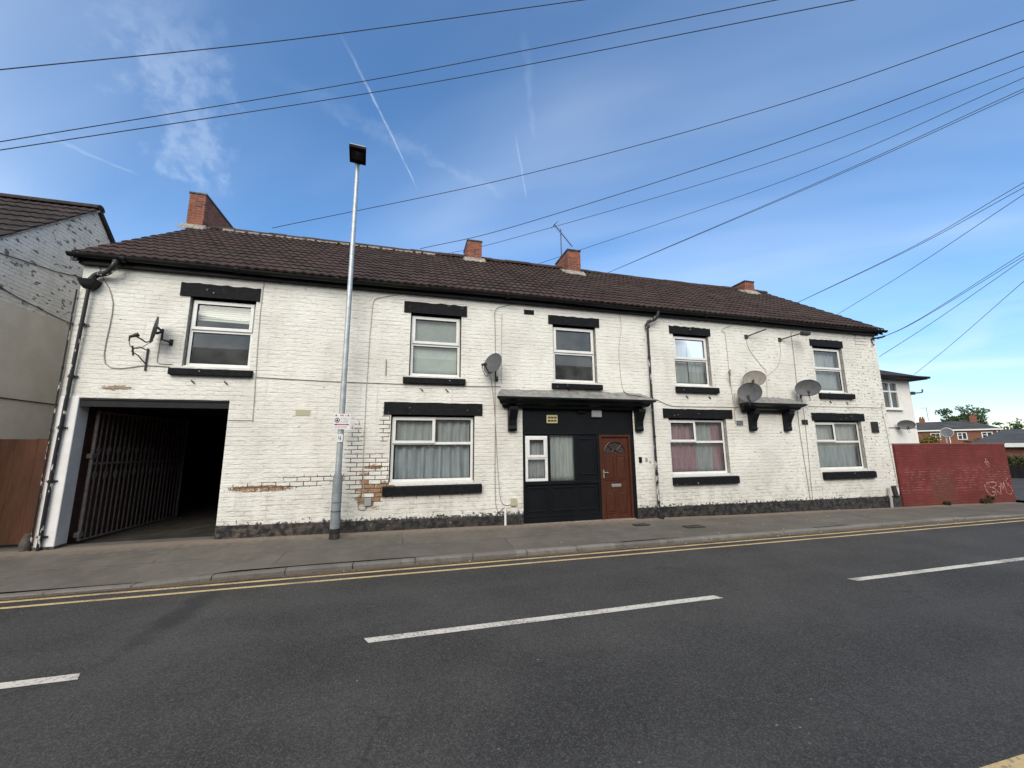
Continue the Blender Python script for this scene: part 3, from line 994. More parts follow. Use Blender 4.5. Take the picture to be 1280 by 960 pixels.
# ridge tiles with mortar bedding
rg = MB()
x = -5.95
while x < 14.2:
    x1 = min(x + 0.45, 14.27)
    jz = random.uniform(-0.012, 0.012) + 0.02 * math.sin(x * 0.5)
    prof = [(RY + 0.13 * math.sin(R(t)), RZ - 0.02 + jz + 0.11 * math.cos(R(t))) for t in range(-100, 101, 25)]
    rg.prism(prof, 'x', x + 0.006, x1)
    x = x1
rg.build('ridge_tiles', M_tile, house, smooth=True, angle=30)
md = MB()
x = -5.3
while x < 0.4:
    x1 = x + random.uniform(0.2, 0.42)
    md.box(x, x1 - random.uniform(0.01, 0.10), RY - 0.165, RY - 0.10, RZ - 0.125, RZ - 0.035 + random.uniform(-0.015, 0.012))
    x = x1
md.build('ridge_mortar', M_mortar, house, bevel=0.012)
# verge boards along both gables
for X in (-5.93, 14.16):
    vg = MB()
    L = math.hypot(RY - EY, RZ - EZ)
    vg.hexa([(X, EY + 0.02, EZ - 0.17), (X + 0.06, EY + 0.02, EZ - 0.17), (X + 0.06, RY, RZ - 0.19), (X, RY, RZ - 0.19),
             (X, EY + 0.02, EZ - 0.02), (X + 0.06, EY + 0.02, EZ - 0.02), (X + 0.06, RY, RZ - 0.03), (X, RY, RZ - 0.03)])
    vg.build('verge_board', M_blackwood, house)
# fascia / corbel under the gutter
fs = MB()
fs.box(-5.90, 14.15, -0.10, 0.02, 5.035, 5.20)
fs.build('fascia', M_gutter, house, bevel=0.006)
# gutter: half round with joint collars
gu = MB()
gy, gz, gr_ = -0.195, 5.165, 0.066
prof = [(gy + gr_ * math.cos(R(t)), gz + gr_ * math.sin(R(t))) for t in range(180, 361, 20)] + [(gy + (gr_ - 0.008) * math.cos(R(t)), gz + (gr_ - 0.008) * math.sin(R(t))) for t in range(360, 179, -20)]
npf = len(prof)
gxs = [-6.00 + i * 0.57 for i in range(37)]
sag = [0.012 * math.sin(q * 0.9) + random.uniform(-0.006, 0.006) for q in gxs]
o_ = len(gu.v)
gxs[-1] = 14.34
for q, s_ in zip(gxs, sag):
    gu.v += [(q, y, z + s_) for y, z in prof]
for i in range(len(gxs) - 1):
    for k_ in range(npf):
        gu.f.append((i * npf + k_, i * npf + (k_ + 1) % npf, (i + 1) * npf + (k_ + 1) % npf, (i + 1) * npf + k_))
gu.f.append(tuple(range(npf)))
gu.f.append(tuple((len(gxs) - 1) * npf + k_ for k_ in reversed(range(npf))))
gut = gu.build('gutter', M_gutter, house, smooth=True)
for q in [-5.2 + 1.83 * i for i in range(11)]:
    gb = MB()
    pf = [(gy + (gr_ + 0.012) * math.cos(R(t)), gz + (gr_ + 0.012) * math.sin(R(t))) for t in range(175, 366, 19)]
    gb.prism(pf + [(y, z + 0.001) for y, z in reversed([(gy + (gr_ + 0.004) * math.cos(R(t)), gz + (gr_ + 0.004) * math.sin(R(t))) for t in range(175, 366, 19)])], 'x', q, q + 0.07)
    gb.build('gutter_joint', M_gutter, gut)

# chimneys ------------------------------------------------------------


def chimney(x0, x1, y0, y1, z1, base):
    m = MB()
    m.box(x0, x1, y0, y1, 6.6, z1)
    c = m.build('chimney', M_chim, roof, bevel=0.006)
    m = MB()
    m.box(x0 - 0.02, x1 + 0.02, y0 - 0.02, y1 + 0.02, z1 + 0.001, z1 + 0.055)
    m.build('chimney_capping', M_plinth, c, bevel=0.01)
    # sloping mortar fillet / lead apron in front and down the sides
    def zr(y):
        y = min(y, 2 * RY - y)
        return EZ + (y - EY) * (RZ - EZ) / (RY - EY)
    f = MB()
    n = 7
    for k in range(n):
        a, b = x0 - 0.10 + (x1 - x0 + 0.20) * k / n, x0 - 0.10 + (x1 - x0 + 0.20) * (k + 1) / n
        j0 = random.uniform(0.0, 0.06)
        f.hexa([(a, y0 - 0.15 - j0, zr(y0 - 0.15 - j0) + 0.02), (b, y0 - 0.15 - j0, zr(y0 - 0.15 - j0) + 0.02), (b, y0 + 0.02, zr(y0) + 0.02), (a, y0 + 0.02, zr(y0) + 0.02),
                (a, y0 - 0.15 - j0, zr(y0 - 0.15 - j0) + 0.06), (b, y0 - 0.15 - j0, zr(y0 - 0.15 - j0) + 0.06), (b, y0 - 0.012, zr(y0) + 0.13), (a, y0 - 0.012, zr(y0) + 0.13)])
    for X0, X1 in ((x0 - 0.12, x0 - 0.004), (x1 + 0.004, x1 + 0.12)):
        ye = RY + 0.05
        f.hexa([(X0, y0 - 0.1, zr(y0 - 0.1) + 0.02), (X1, y0 - 0.1, zr(y0 - 0.1) + 0.02), (X1, ye, zr(ye) + 0.02), (X0, ye, zr(ye) + 0.02),
                (X0, y0 - 0.1, zr(y0 - 0.1) + 0.06), (X1, y0 - 0.1, zr(y0 - 0.1) + 0.10), (X1, ye, zr(ye) + 0.13), (X0, ye, zr(ye) + 0.09)])
    f.build('flashing', M_flash, c, bevel=0.012)
    return c


CH = [(-6.10 + 0.0, -5.68, 3.42, 5.2, 8.80), (1.72, 2.20, 3.38, 4.25, 8.42), (5.16, 5.64, 3.12, 4.25, 8.40), (12.86, 13.32, 3.32, 4.75, 8.16)]
CH[0] = (-6.14, -5.74, 3.42, 5.2, 8.80)
for c in CH:
    chimney(*c, 0)

# windows ---------------------------------------------------------------


def bars(m, x0, x1, z0, z1, t, ya, yb):
    """a rectangular frame of bar width t, butted"""
    m.box(x0, x1, ya, yb, z1 - t, z1)
    m.box(x0, x1, ya, yb, z0, z0 + t)
    m.box(x0, x0 + t, ya, yb, z0 + t, z1 - t)
    m.box(x1 - t, x1, ya, yb, z0 + t, z1 - t)


def lintel(wn, x0, x1, z0, z1, rag=0.02):
    m = MB()
    n = 14
    tp = [z1 + random.uniform(-rag, rag * 0.4) for _ in range(n + 1)]
    for i in range(n):
        a, b = x0 + (x1 - x0) * i / n, x0 + (x1 - x0) * (i + 1) / n
        m.quad((a, -0.025, z0), (b, -0.025, z0), (b, -0.025, tp[i + 1]), (a, -0.025, tp[i]))
        m.quad((a, -0.025, tp[i]), (b, -0.025, tp[i + 1]), (b, 0.02, tp[i + 1] + 0.004), (a, 0.02, tp[i] + 0.004))
        m.quad((a, -0.025, z0), (b, -0.025, z0), (b, 0.135, z0), (a, 0.135, z0))
    for X in (x0, x1):
        m.quad((X, -0.025, z0), (X, 0.03, z0), (X, 0.03, z1), (X, -0.025, z1))
    m.build('lintel', M_black, wn)


def sill(wn, x0, x1, z0, z1, out=0.085):
    m = MB()
    m.hexa([(x0, -out, z0), (x1, -out, z0), (x1, 0.13, z0), (x0, 0.13, z0), (x0, -out, z1 - 0.02), (x1, -out, z1 - 0.02), (x1, 0.13, z1 + 0.012), (x0, 0.13, z1 + 0.012)])
    m.build('sill', M_black, wn, bevel=0.012)


def upper_window(op, lin, sl_, tz, label=None):
    x0, x1, z0, z1 = op
    fx0, fx1, fz0, fz1 = x0 + 0.02, x1 - 0.02, z0 + 0.02, z1 - 0.035
    m = MB()
    bars(m, fx0, fx1, fz0, fz1, 0.055, 0.085, 0.15)
    m.box(fx0 + 0.055, fx1 - 0.055, 0.087, 0.148, tz - 0.035, tz + 0.035)
    m.box(fx0 - 0.01, fx1 + 0.01, 0.02, 0.155, z0 - 0.002, fz0 - 0.002)
    wn = m.build('window', M_upvc, house, bevel=0.005)
    if label:
        wn['label'] = label
    m = MB()
    bars(m, fx0 + 0.025, fx1 - 0.025, tz + 0.012, fz1 - 0.02, 0.062, 0.060, 0.084)
    m.build('casement', M_upvc, wn, bevel=0.006)
    m = MB()
    bars(m, fx0 + 0.05, fx1 - 0.05, tz + 0.06, fz1 - 0.075, 0.012, 0.066, 0.09)
    bars(m, fx0 + 0.052, fx1 - 0.052, fz0 + 0.052, tz - 0.033, 0.010, 0.090, 0.12)
    m.build('seal', M_lampdark, wn)
    m = MB()
    m.quad((fx0 + 0.05, 0.098, tz), (fx1 - 0.05, 0.098, tz), (fx1 - 0.05, 0.098, fz1 - 0.05), (fx0 + 0.05, 0.098, fz1 - 0.05))
    m.quad((fx0 + 0.05, 0.106, fz0 + 0.05), (fx1 - 0.05, 0.106, fz0 + 0.05), (fx1 - 0.05, 0.106, tz), (fx0 + 0.05, 0.106, tz))
    m.build('pane', M_glass, wn)
    reveal(wn, op)
    lintel(wn, *lin)
    sill(wn, *sl_)
    return wn


def ground_window(op, lin, sl_, tz, mx, label=None):
    x0, x1, z0, z1 = op
    fx0, fx1, fz0, fz1 = x0 + 0.02, x1 - 0.02, z0 + 0.045, z1 - 0.035
    m = MB()
    bars(m, fx0, fx1, fz0, fz1, 0.055, 0.085, 0.15)
    m.box(fx0 + 0.055, fx1 - 0.055, 0.087, 0.148, tz - 0.03, tz + 0.03)
    m.box(mx - 0.03, mx + 0.03, 0.087, 0.148, tz + 0.03, fz1 - 0.055)
    m.box(fx0 - 0.01, fx1 + 0.01, 0.005, 0.155, z0 - 0.002, fz0 - 0.002)
    wn = m.build('window', M_upvc, house, bevel=0.005)
    if label:
        wn['label'] = label
    m = MB()
    bars(m, fx0 + 0.02, mx + 0.02, tz - 0.005, fz1 - 0.018, 0.062, 0.058, 0.084)
    m.build('casement', M_upvc, wn, bevel=0.006)
    m = MB()
    bars(m, fx0 + 0.078, mx - 0.038, tz + 0.053, fz1 - 0.076, 0.010, 0.066, 0.09)
    bars(m, fx0 + 0.052, fx1 - 0.052, fz0 + 0.052, tz - 0.028, 0.009, 0.090, 0.12)
    bars(m, mx + 0.028, fx1 - 0.052, tz + 0.028, fz1 - 0.052, 0.009, 0.090, 0.12)
    m.build('seal', M_lampdark, wn)
    m = MB()
    m.quad((fx0 + 0.05, 0.098, tz), (mx, 0.098, tz), (mx, 0.098, fz1 - 0.05), (fx0 + 0.05, 0.098, fz1 - 0.05))
    m.quad((mx + 0.001, 0.106, tz), (fx1 - 0.05, 0.106, tz), (fx1 - 0.05, 0.106, fz1 - 0.05), (mx + 0.001, 0.106, fz1 - 0.05))
    m.quad((fx0 + 0.05, 0.107, fz0 + 0.05), (fx1 - 0.05, 0.107, fz0 + 0.05), (fx1 - 0.05, 0.107, tz), (fx0 + 0.05, 0.107, tz))
    m.build('pane', M_glass, wn)
    reveal(wn, op)
    lintel(wn, *lin, rag=0.008)
    sill(wn, *sl_)
    return wn


upper_window(UP[0], (-4.32, -2.96, 4.60, 4.875), (-4.32, -2.95, 3.04, 3.185), 3.95)
upper_window(UP[1], (-0.15, 1.24, 4.62, 4.88), (-0.12, 1.22, 3.03, 3.18), 3.93)
upper_window(UP[2], (3.22, 4.57, 4.61, 4.84), (3.27, 4.57, 3.02, 3.165), 3.92)
upper_window(UP[3], (6.61, 7.90, 4.61, 4.825), (6.67, 7.98, 3.03, 3.20), 3.93)
upper_window(UP[4], (11.42, 12.70, 4.57, 4.78), (11.50, 12.82, 3.00, 3.17), 3.88)
ground_window(GR[0], (-0.48, 1.61, 2.36, 2.625), (-0.44, 1.60, 0.71, 0.90), 1.76, 0.57)
ground_window(GR[1], (6.25, 8.37, 2.37, 2.61), (6.39, 8.35, 0.71, 0.905), 1.77, 7.22)
ground_window(GR[2], (11.12, 13.14, 2.36, 2.58), (11.25, 13.20, 0.72, 0.925), 1.76, 12.0)

# curtains and blinds hang inside, each its own thing


def curtain(name, mt, x0, x1, z0, z1, label, y=0.24, folds=7, amp=0.035, gather=0.0, cat='curtain', scallop=0):
    m = MB()
    nx = folds * 10
    nz = 8
    ph = random.uniform(0, 6)
    fr = [random.uniform(0.7, 1.3) for _ in range(folds + 2)]
    for j in range(nz + 1):
        tz = j / nz
        for i in range(nx + 1):
            u = i / nx
            ww = math.sin(2 * PI * folds * u * (1 + 0.06 * math.sin(5 * u + ph)) + ph + 0.5 * tz * math.sin(u * 9))
            a = amp * fr[int(u * folds)] * (0.6 + 0.4 * (1 - tz))
            zt = z1
            if scallop:
                zt = z1 - 0.07 * abs(math.sin(PI * scallop * u)) ** 0.7 + 0.03
            zz = z0 + (zt - z0) * tz
            xx = x0 + (x1 - x0) * u + gather * (0.5 - u) * math.sin(PI * tz)
            m.v.append((xx, y + a * ww, zz))
    for j in range(nz):
        for i in range(nx):
            m.f.append((j * (nx + 1) + i, j * (nx + 1) + i + 1, (j + 1) * (nx + 1) + i + 1, (j + 1) * (nx + 1) + i))
    o = m.build(name, mt, None, smooth=True, angle=80)
    sd = o.modifiers.new('thick', 'SOLIDIFY')
    sd.thickness = 0.003
    return tag(o, label, cat)


curtain('curtain', M_cur_blue, -0.22, 1.36, 0.96, 1.72, 'blue grey curtain drawn across the ground floor window nearest the lamp post', folds=8, amp=0.065, scallop=5)
curtain('net_curtain', M_cur_net, -0.25, 0.62, 1.70, 2.30, 'pale net curtain in the top light of the window nearest the lamp post', folds=6, amp=0.02, y=0.22)
curtain('curtain', M_cur_grey, 0.66, 1.36, 1.68, 2.32, 'grey curtain top behind the upper fixed pane of the window nearest the lamp post', folds=4, amp=0.04)
curtain('curtain', M_cur_pink, 6.42, 7.30, 0.95, 2.34, 'pink curtain half of the ground floor window right of the brown door', folds=6, amp=0.04)
curtain('curtain', M_cur_grey, 7.28, 7.86, 0.95, 2.34, 'light grey curtain beside the pink ones, right of the brown door', folds=4, amp=0.035, y=0.26)
curtain('curtain', M_cur_pink, 7.84, 8.14, 0.95, 2.34, 'narrow pink curtain at the right edge of the window beside the door', folds=2, amp=0.03, y=0.24)
curtain('curtain', M_cur_blue, 11.22, 12.98, 0.96, 1.76, 'blue grey curtain filling the ground floor window nearest the red wall', folds=10, amp=0.04)
curtain('curtain', M_cur_grey, 11.22, 12.98, 1.765, 2.34, 'grey gathered curtain top in the window nearest the red wall', folds=11, amp=0.03)
curtain('net_curtain', M_cur_net, 6.74, 7.30, 3.24, 4.56, 'white net curtain left half, upstairs window beside the downpipe', folds=4, amp=0.014)
curtain('net_curtain', M_cur_net, 7.33, 7.82, 3.24, 4.56, 'white net curtain right half, upstairs window beside the downpipe', folds=4, amp=0.014)
curtain('net_curtain', M_cur_net, 11.52, 12.20, 3.22, 4.54, 'pale net curtain in the upstairs window at the far right end', folds=5, amp=0.016)
curtain('curtain', M_cur_grey, 12.18, 12.64, 3.22, 4.54, 'grey curtain hanging at the side of the upstairs far right window', folds=3, amp=0.03)
curtain('roller_blind', M_roller, 0.05, 1.07, 3.22, 4.58, 'pale green blind pulled down in the upstairs window between lamp post and dish', folds=2, amp=0.003, cat='blind', y=0.19)
m = MB()
for k_ in range(9):
    z = 4.555 - 0.042 * k_
    m.hexa([(-4.08, 0.19, z - 0.030), (-3.08, 0.19, z - 0.030 - 0.006 * (k_ > 2) * (k_ - 2) * 0.6), (-3.08, 0.205, z + 0.008), (-4.08, 0.205, z + 0.008),
            (-4.08, 0.188, z - 0.028), (-3.08, 0.188, z - 0.028), (-3.08, 0.203, z + 0.011), (-4.08, 0.203, z + 0.011)])
tag(m.build('slatted_blind', M_blind), 'cream slatted blind half lowered in the upstairs window above the passage', 'blind')

# shop front, door and canopy --------------------------------------------
x0, x1, _, z1 = SHOP
m = MB()
zb = zw(4) - 0.06
m.box(2.545, 5.375, 0.03, 0.10, 1.95, 2.545)                       # fascia board
m.box(2.545, 2.60, 0.005, 0.10, zb, 1.95)                          # posts
m.box(3.135, 3.205, 0.012, 0.10, 0.90, 1.95)
m.box(3.80, 3.87, 0.012, 0.10, 0.90, 1.95)
m.box(4.385, 4.45, 0.005, 0.10, zb, 1.95)
m.box(5.285, 5.375, -0.01, 0.10, zb, 1.95)
m.box(2.60, 4.385, -0.005, 0.10, 0.82, 0.90)                       # cill rail
m.box(3.87, 4.385, 0.03, 0.10, 0.90, 1.95)                         # solid upper panel
m.box(2.60, 4.385, 0.03, 0.10, zb, 0.82)                           # stall riser
m.box(2.60, 4.385, 0.0, 0.03, zb, 0.14)
m.box(2.60, 4.385, -0.012, 0.01, 0.135, 0.16)
for a, b in ((2.60, 3.17), (3.17, 3.84), (3.84, 4.385)):
    for (q0, q1) in ((0.74, 0.775), (0.235, 0.27)):
        m.box(a + 0.06, b - 0.06, 0.012, 0.03, q0, q1)
    for q in (a + 0.06, b - 0.085):
        m.box(q, q + 0.025, 0.017, 0.03, 0.27, 0.74)
for (q0, q1) in ((1.83, 1.86), (1.02, 1.05)):
    m.box(3.93, 4.33, 0.012, 0.03, q0, q1)
for q in (3.93, 4.31):
    m.box(q, q + 0.02, 0.017, 0.03, 1.05, 1.83)
m.box(2.60, 5.285, 0.0, 0.03, 1.95, 1.985)
front = m.build('shopfront', M_blackwood, house, bevel=0.006)
# small white window and fixed pane
m = MB()
bars(m, 2.602, 3.133, 0.902, 1.915, 0.06, 0.0, 0.06)
m.box(2.662, 3.073, 0.002, 0.058, 1.385, 1.445)
wn = m.build('window', M_upvc, front, bevel=0.006)
wn['label'] = 'small white window in the black shopfront'
m = MB()
bars(m, 2.64, 3.095, 1.425, 1.885, 0.06, -0.018, -0.001)
m.build('casement', M_upvc, front, bevel=0.005)
m = MB()
m.quad((2.65, 0.035, 0.93), (3.09, 0.035, 0.93), (3.09, 0.035, 1.88), (2.65, 0.035, 1.88))
m.quad((3.205, 0.045, 0.90), (3.80, 0.045, 0.90), (3.80, 0.045, 1.95), (3.205, 0.045, 1.95))
m.build('pane', M_glass, front)
curtain('curtain', M_cur_grey, 2.63, 3.11, 0.92, 1.90, 'grey curtain behind the small white window beside the black panels', y=0.16, folds=5, amp=0.03)
curtain('curtain', M_cur_white, 3.21, 3.86, 0.88, 1.97, 'white curtain behind the tall fixed pane of the black shopfront', y=0.15, folds=9, amp=0.028)

# door
dx0, dx1, dz0, dz1 = 4.452, 5.284, zw(4.9) - 0.03, 1.945
m = MB()
bars_y = (0.0, 0.10)
m.box(dx0, dx0 + 0.05, 0.0, 0.10, dz0, dz1)
m.box(dx1 - 0.05, dx1, 0.0, 0.10, dz0, dz1)
m.box(dx0 + 0.05, dx1 - 0.05, 0.0, 0.10, dz1 - 0.05, dz1)
m.box(dx0 + 0.05, dx1 - 0.05, 0.0, 0.10, dz0, dz0 + 0.045)
door_frame = m.build('door_frame', M_door, house, bevel=0.005)
lx0, lx1, lz0, lz1 = dx0 + 0.054, dx1 - 0.054, dz0 + 0.05, dz1 - 0.054
m = MB()
cx = (lx0 + lx1) / 2
# leaf with a fan light cut out
fz, fr_ = 1.52, 0.275
arc = [(cx + fr_ * math.cos(R(t)), fz + fr_ * math.sin(R(t)) * 0.95) for t in range(0, 181, 12)]
ya, yb2 = 0.045, 0.085
m.box(lx0, lx1, ya, yb2, lz0, fz)
n = len(arc)
top = [(lx1, lz1) if t < 60 else ((cx, lz1) if t < 130 else (lx0, lz1)) for t in range(0, 181, 12)]
for i in range(n - 1):
    def ol(p):
        ang = math.atan2(p[1] - fz, p[0] - cx)
        cxr, szr = math.cos(ang), math.sin(ang)
        tx = ((lx1 - cx) / abs(cxr)) if abs(cxr) > 1e-6 else 1e9
        tz_ = ((lz1 - fz) / szr) if szr > 1e-6 else 1e9
        t = min(tx, tz_)
        return (cx + cxr * t, fz + szr * t)
    p, q = arc[i], arc[i + 1]
    P1, Q1 = ol(p), ol(q)
    m.quad((p[0], ya, p[1]), (P1[0], ya, P1[1]), (Q1[0], ya, Q1[1]), (q[0], ya, q[1]))
    m.quad((p[0], ya, p[1]), (q[0], ya, q[1]), (q[0], yb2, q[1]), (p[0], yb2, p[1]))
# corner fill
for X in (lx0, lx1):
    m.add([(X, ya, lz1), (cx, ya, lz1), (X, ya, fz)], [(0, 1, 2)]) if False else None
# raised panel mouldings
for (a, b) in ((lx0 + 0.08, cx - 0.035), (cx + 0.035, lx1 - 0.08)):
    for (q0, q1) in ((0.83 + 0.05, 1.44), (0.12, 0.62)):
        bars(m, a, b, q0, q1, 0.022, ya - 0.014, ya - 0.0005)
        m.hexa([(a + 0.045, ya - 0.010, q0 + 0.045), (b - 0.045, ya - 0.010, q0 + 0.045), (b - 0.03, ya - 0.0006, q0 + 0.03), (a + 0.03, ya - 0.0006, q0 + 0.03),
                (a + 0.045, ya - 0.010, q1 - 0.045), (b - 0.045, ya - 0.010, q1 - 0.045), (b - 0.03, ya - 0.0006, q1 - 0.03), (a + 0.03, ya - 0.0006, q1 - 0.03)])
door = m.build('door', M_door, house, bevel=0.003)
door['label'] = 'brown panelled front door with a fan light'
m = MB()
for i in range(n - 1):
    p, q = arc[i], arc[i + 1]
    m.add([(cx, ya + 0.02, fz), (p[0], ya + 0.02, p[1]), (q[0], ya + 0.02, q[1])], [(0, 1, 2)])
m.build('fan_light', M_dark, door)
m = MB()
for t in (0, 45, 90, 135, 180):
    c_, s_ = math.cos(R(t)), math.sin(R(t))
    m.tube([(cx + 0.06 * c_, ya, fz + 0.008 + 0.06 * s_), (cx + fr_ * c_, ya, fz + 0.008 + fr_ * 0.95 * s_)], 0.012, 6)
m.tube([(cx + (fr_ + .005) * math.cos(R(t)), ya - 0.004, fz + (fr_ * 0.95 + .005) * math.sin(R(t))) for t in range(0, 181, 10)], 0.014, 6)
m.tube([(cx + 0.07 * math.cos(R(t)), ya - 0.004, fz + 0.07 * math.sin(R(t))) for t in range(0, 181, 15)], 0.012, 6)
m.build('fan_light_bars', M_door, door)
m = MB()
m.box(cx - 0.125, cx + 0.125, ya - 0.012, ya - 0.001, 0.715, 0.785)
m.box(cx - 0.105, cx + 0.105, ya - 0.018, ya - 0.0121, 0.735, 0.765)
m.build('letter_plate', M_chrome, door, bevel=0.003)
m = MB()
m.box(lx0 + 0.025, lx0 + 0.06, ya - 0.008, ya - 0.001, 0.93, 1.12)
m.tube([(lx0 + 0.043, ya - 0.01, 1.06), (lx0 + 0.043, ya - 0.045, 1.06), (lx0 + 0.14, ya - 0.05, 1.055)], 0.009, 8)
m.build('handle', M_chrome, door)
m = MB()
m.box(4.44, 5.30, -0.06, 0.12, zw(4.9) - 0.12, zw(4.9) + 0.02)
m.box(2.54, 4.44, -0.035, 0.12, zw(3.5) - 0.12, zw(3.5) + 0.012)
m.build('door_step', mat('door_step_stone', rough=0.9, fn=speck((0.24, 0.20, 0.17), 0.3, 8, 0.006, 40)), house, bevel=0.008)


def canopy(x0, x1, y_out, zf, zbot, ztop, bx):
    """cornice on two consoles under a lead-covered slope"""
    prof = [(0.03, zbot), (-0.10, zbot), (-0.13, zbot + 0.05), (-y_out * 0.62, zbot + 0.085), (-y_out * 0.70, zbot + 0.135), (-y_out * 0.92, zf - 0.05), (-y_out, zf - 0.035), (-y_out, zf), (0.03, zf)]
    m = MB()
    n = len(prof)
    # returns at both ends: scale the projection in towards the wall
    def ring(x, inset):
        return [(x + inset * (1 - max(0, -y) / y_out) , y, z) for y, z in prof]
    a, b = ring(x0, 0.26), ring(x1, -0.30)
    m.add(a + b, [(i, (i + 1) % n, n + (i + 1) % n, n + i) for i in range(n)] + [tuple(range(n)), tuple(range(2 * n - 1, n - 1, -1))])
    cp = m.build('canopy', M_blackwood, house, bevel=0.004)
    m = MB()
    k = 18
    top = [ztop + random.uniform(-0.02, 0.012) for _ in range(k + 1)]
    for i in range(k):
        a, b = x0 + 0.02 + (x1 - x0 - 0.04) * i / k, x0 + 0.02 + (x1 - x0 - 0.04) * (i + 1) / k
        ta, tb = min(1, max(0.0, 1)), 1
        def tx(x):
            return x0 + 0.17 + (x - x0) * (x1 - x0 - 0.34) / (x1 - x0)
        ym = -0.14
        zm = zf + (ztop - zf) * 0.55 + random.uniform(-0.008, 0.008)
        m.quad((a, -y_out + 0.012, zf + 0.004), (b, -y_out + 0.012, zf + 0.004), ((b + tx(b)) / 2, ym, zm), ((a + tx(a)) / 2, ym, zm))
        m.quad(((a + tx(a)) / 2, ym, zm), ((b + tx(b)) / 2, ym, zm), (tx(b), -0.012, top[i + 1]), (tx(a), -0.012, top[i]))
    m.add([(x0 + 0.02, -y_out + 0.012, zf + 0.004), (x0 + 0.19, -0.012, top[0]), (x0 + 0.19, 0.0, zf + 0.004)], [(0, 1, 2)])
    m.add([(x1 - 0.02, -y_out + 0.012, zf + 0.004), (x1 - 0.19, -0.012, top[-1]), (x1 - 0.19, 0.0, zf + 0.004)], [(0, 1, 2)])
    m.build('lead_cover', M_lead, cp)
    for (a, b, zl) in bx:
        d = y_out * 0.66
        pf = [(0.01, zl), (-0.09, zl), (-0.125, zl + 0.05), (-0.11, zl + 0.12), (-0.12, zl + 0.24), (-0.17, zl + 0.33), (-d, zbot - 0.05), (-d, zbot + 0.02), (0.01, zbot + 0.02)]
        m = MB()
        m.prism(pf, 'x', a, b)
        m.build('bracket', M_blackwood, cp, bevel=0.006)
    return cp


canopy(1.86, 5.82, 0.38, 2.765, 2.54, 2.985, ((2.19, 2.38, 2.02), (5.42, 5.60, 2.02)))
canopy(8.44, 10.58, 0.36, 2.775, 2.55, 2.985, ((8.88, 9.06, 2.05), (10.06, 10.24, 2.05)))

# downpipes -----------------------------------------------------------
m = MB()
px = -5.765
m.tube(smooth_path([(-5.28, -0.20, 5.11), (-5.30, -0.20, 5.00), (-5.42, -0.14, 4.88), (-5.60, -0.09, 4.84), (-5.68, -0.085, 4.74)], 5), 0.050, 10)
m.tube([(px + 0.075, -0.085, 4.6), (px + 0.03, -0.06, 3.0), (px, -0.05, 1.5), (px - 0.005, -0.05, -0.02)], 0.029, 10)
for z in (0.25, 1.15, 2.05, 2.95, 3.9):
    qx = px + (0.055 if z > 3 else (0.03 if z > 2.5 else (0.01 if z > 2 else 0)))
    m.tube([(qx, -0.058, z - 0.03), (qx, -0.058, z + 0.03)], 0.037, 10)
    m.box(qx - 0.07, qx + 0.07, -0.04, -0.012, z - 0.012, z + 0.012)
dp = m.build('downpipe', M_pipe, house, smooth=True)
m = MB()
m.add([(x_ + 0.07, y_, z_) for x_, y_, z_ in [(-5.90, -0.19, 4.73), (-5.62, -0.19, 4.73), (-5.62, -0.0, 4.73), (-5.90, -0.0, 4.73), (-5.86, -0.16, 4.62), (-5.66, -0.16, 4.62), (-5.66, 0, 4.62), (-5.86, 0, 4.62), (-5.82, -0.13, 4.56), (-5.70, -0.13, 4.56), (-5.70, -0.03, 4.56), (-5.82, -0.03, 4.56)]],
      [(0, 1, 2, 3), (0, 1, 5, 4), (1, 2, 6, 5), (2, 3, 7, 6), (3, 0, 4, 7), (4, 5, 9, 8), (5, 6, 10, 9), (6, 7, 11, 10), (7, 4, 8, 11), (8, 9, 10, 11)])
m.build('hopper', M_gutter, dp, bevel=0.008)
m = MB()
m.tube([(-5.885, -0.045, 4.55), (-5.885, -0.045, 0.0)], 0.012, 8)
for z in (0.9, 2.0, 3.1, 4.1):
    m.tube([(-5.885, -0.045, z - 0.025), (-5.885, -0.045, z + 0.025)], 0.017, 8)
m.build('vent_pipe', M_pipe, house, smooth=True)
m = MB()
m.tube(smooth_path([(6.16, -0.2, 5.13), (6.16, -0.2, 5.03), (6.08, -0.15, 4.90), (5.94, -0.09, 4.84), (5.91, -0.085, 4.76)], 5), 0.044, 10)
pts = [(5.91, -0.085, 4.76), (5.90, -0.085, 2.9), (5.90, -0.085, 0.0), (5.90, -0.12, zw(5.9) + 0.02), (5.93, -0.20, zw(5.9) + 0.01)]
m.tube(pts, 0.030, 10)
m.tube([(5.91, -0.085, 4.79), (5.91, -0.085, 4.68)], 0.062, 10)
for z in (3.9, 2.85, 1.9, 1.0, 0.35):
    m.tube([(5.903, -0.085, z - 0.028), (5.903, -0.085, z + 0.028)], 0.038, 10)
m.build('downpipe', M_pipe, house, smooth=True)
m = MB()
m.tube([(13.60, -0.06, 0.42), (13.60, -0.06, 0.22), (13.58, -0.10, 0.15), (13.56, -0.10, zw(13.6))], 0.035, 8)
m.build('downpipe', mat('pale_drain_pipe', (0.32, 0.31, 0.29), 0.6), house, smooth=True)
m = MB()
m.hexa([(13.84, -0.07, 0.18), (13.98, -0.07, 0.15), (13.98, 0.0, 0.15), (13.84, 0, 0.18), (13.80, -0.07, 0.46), (13.92, -0.07, 0.48), (13.92, 0, 0.48), (13.80, 0, 0.46)])
m.build('vent_terminal', M_metal_dark, house, bevel=0.01)
m = MB()
m.tube([(2.12, -0.04, 0.36), (2.12, -0.04, -0.02)], 0.024, 8)
m.build('waste_pipe', M_upvc, house, smooth=True)
m = MB()
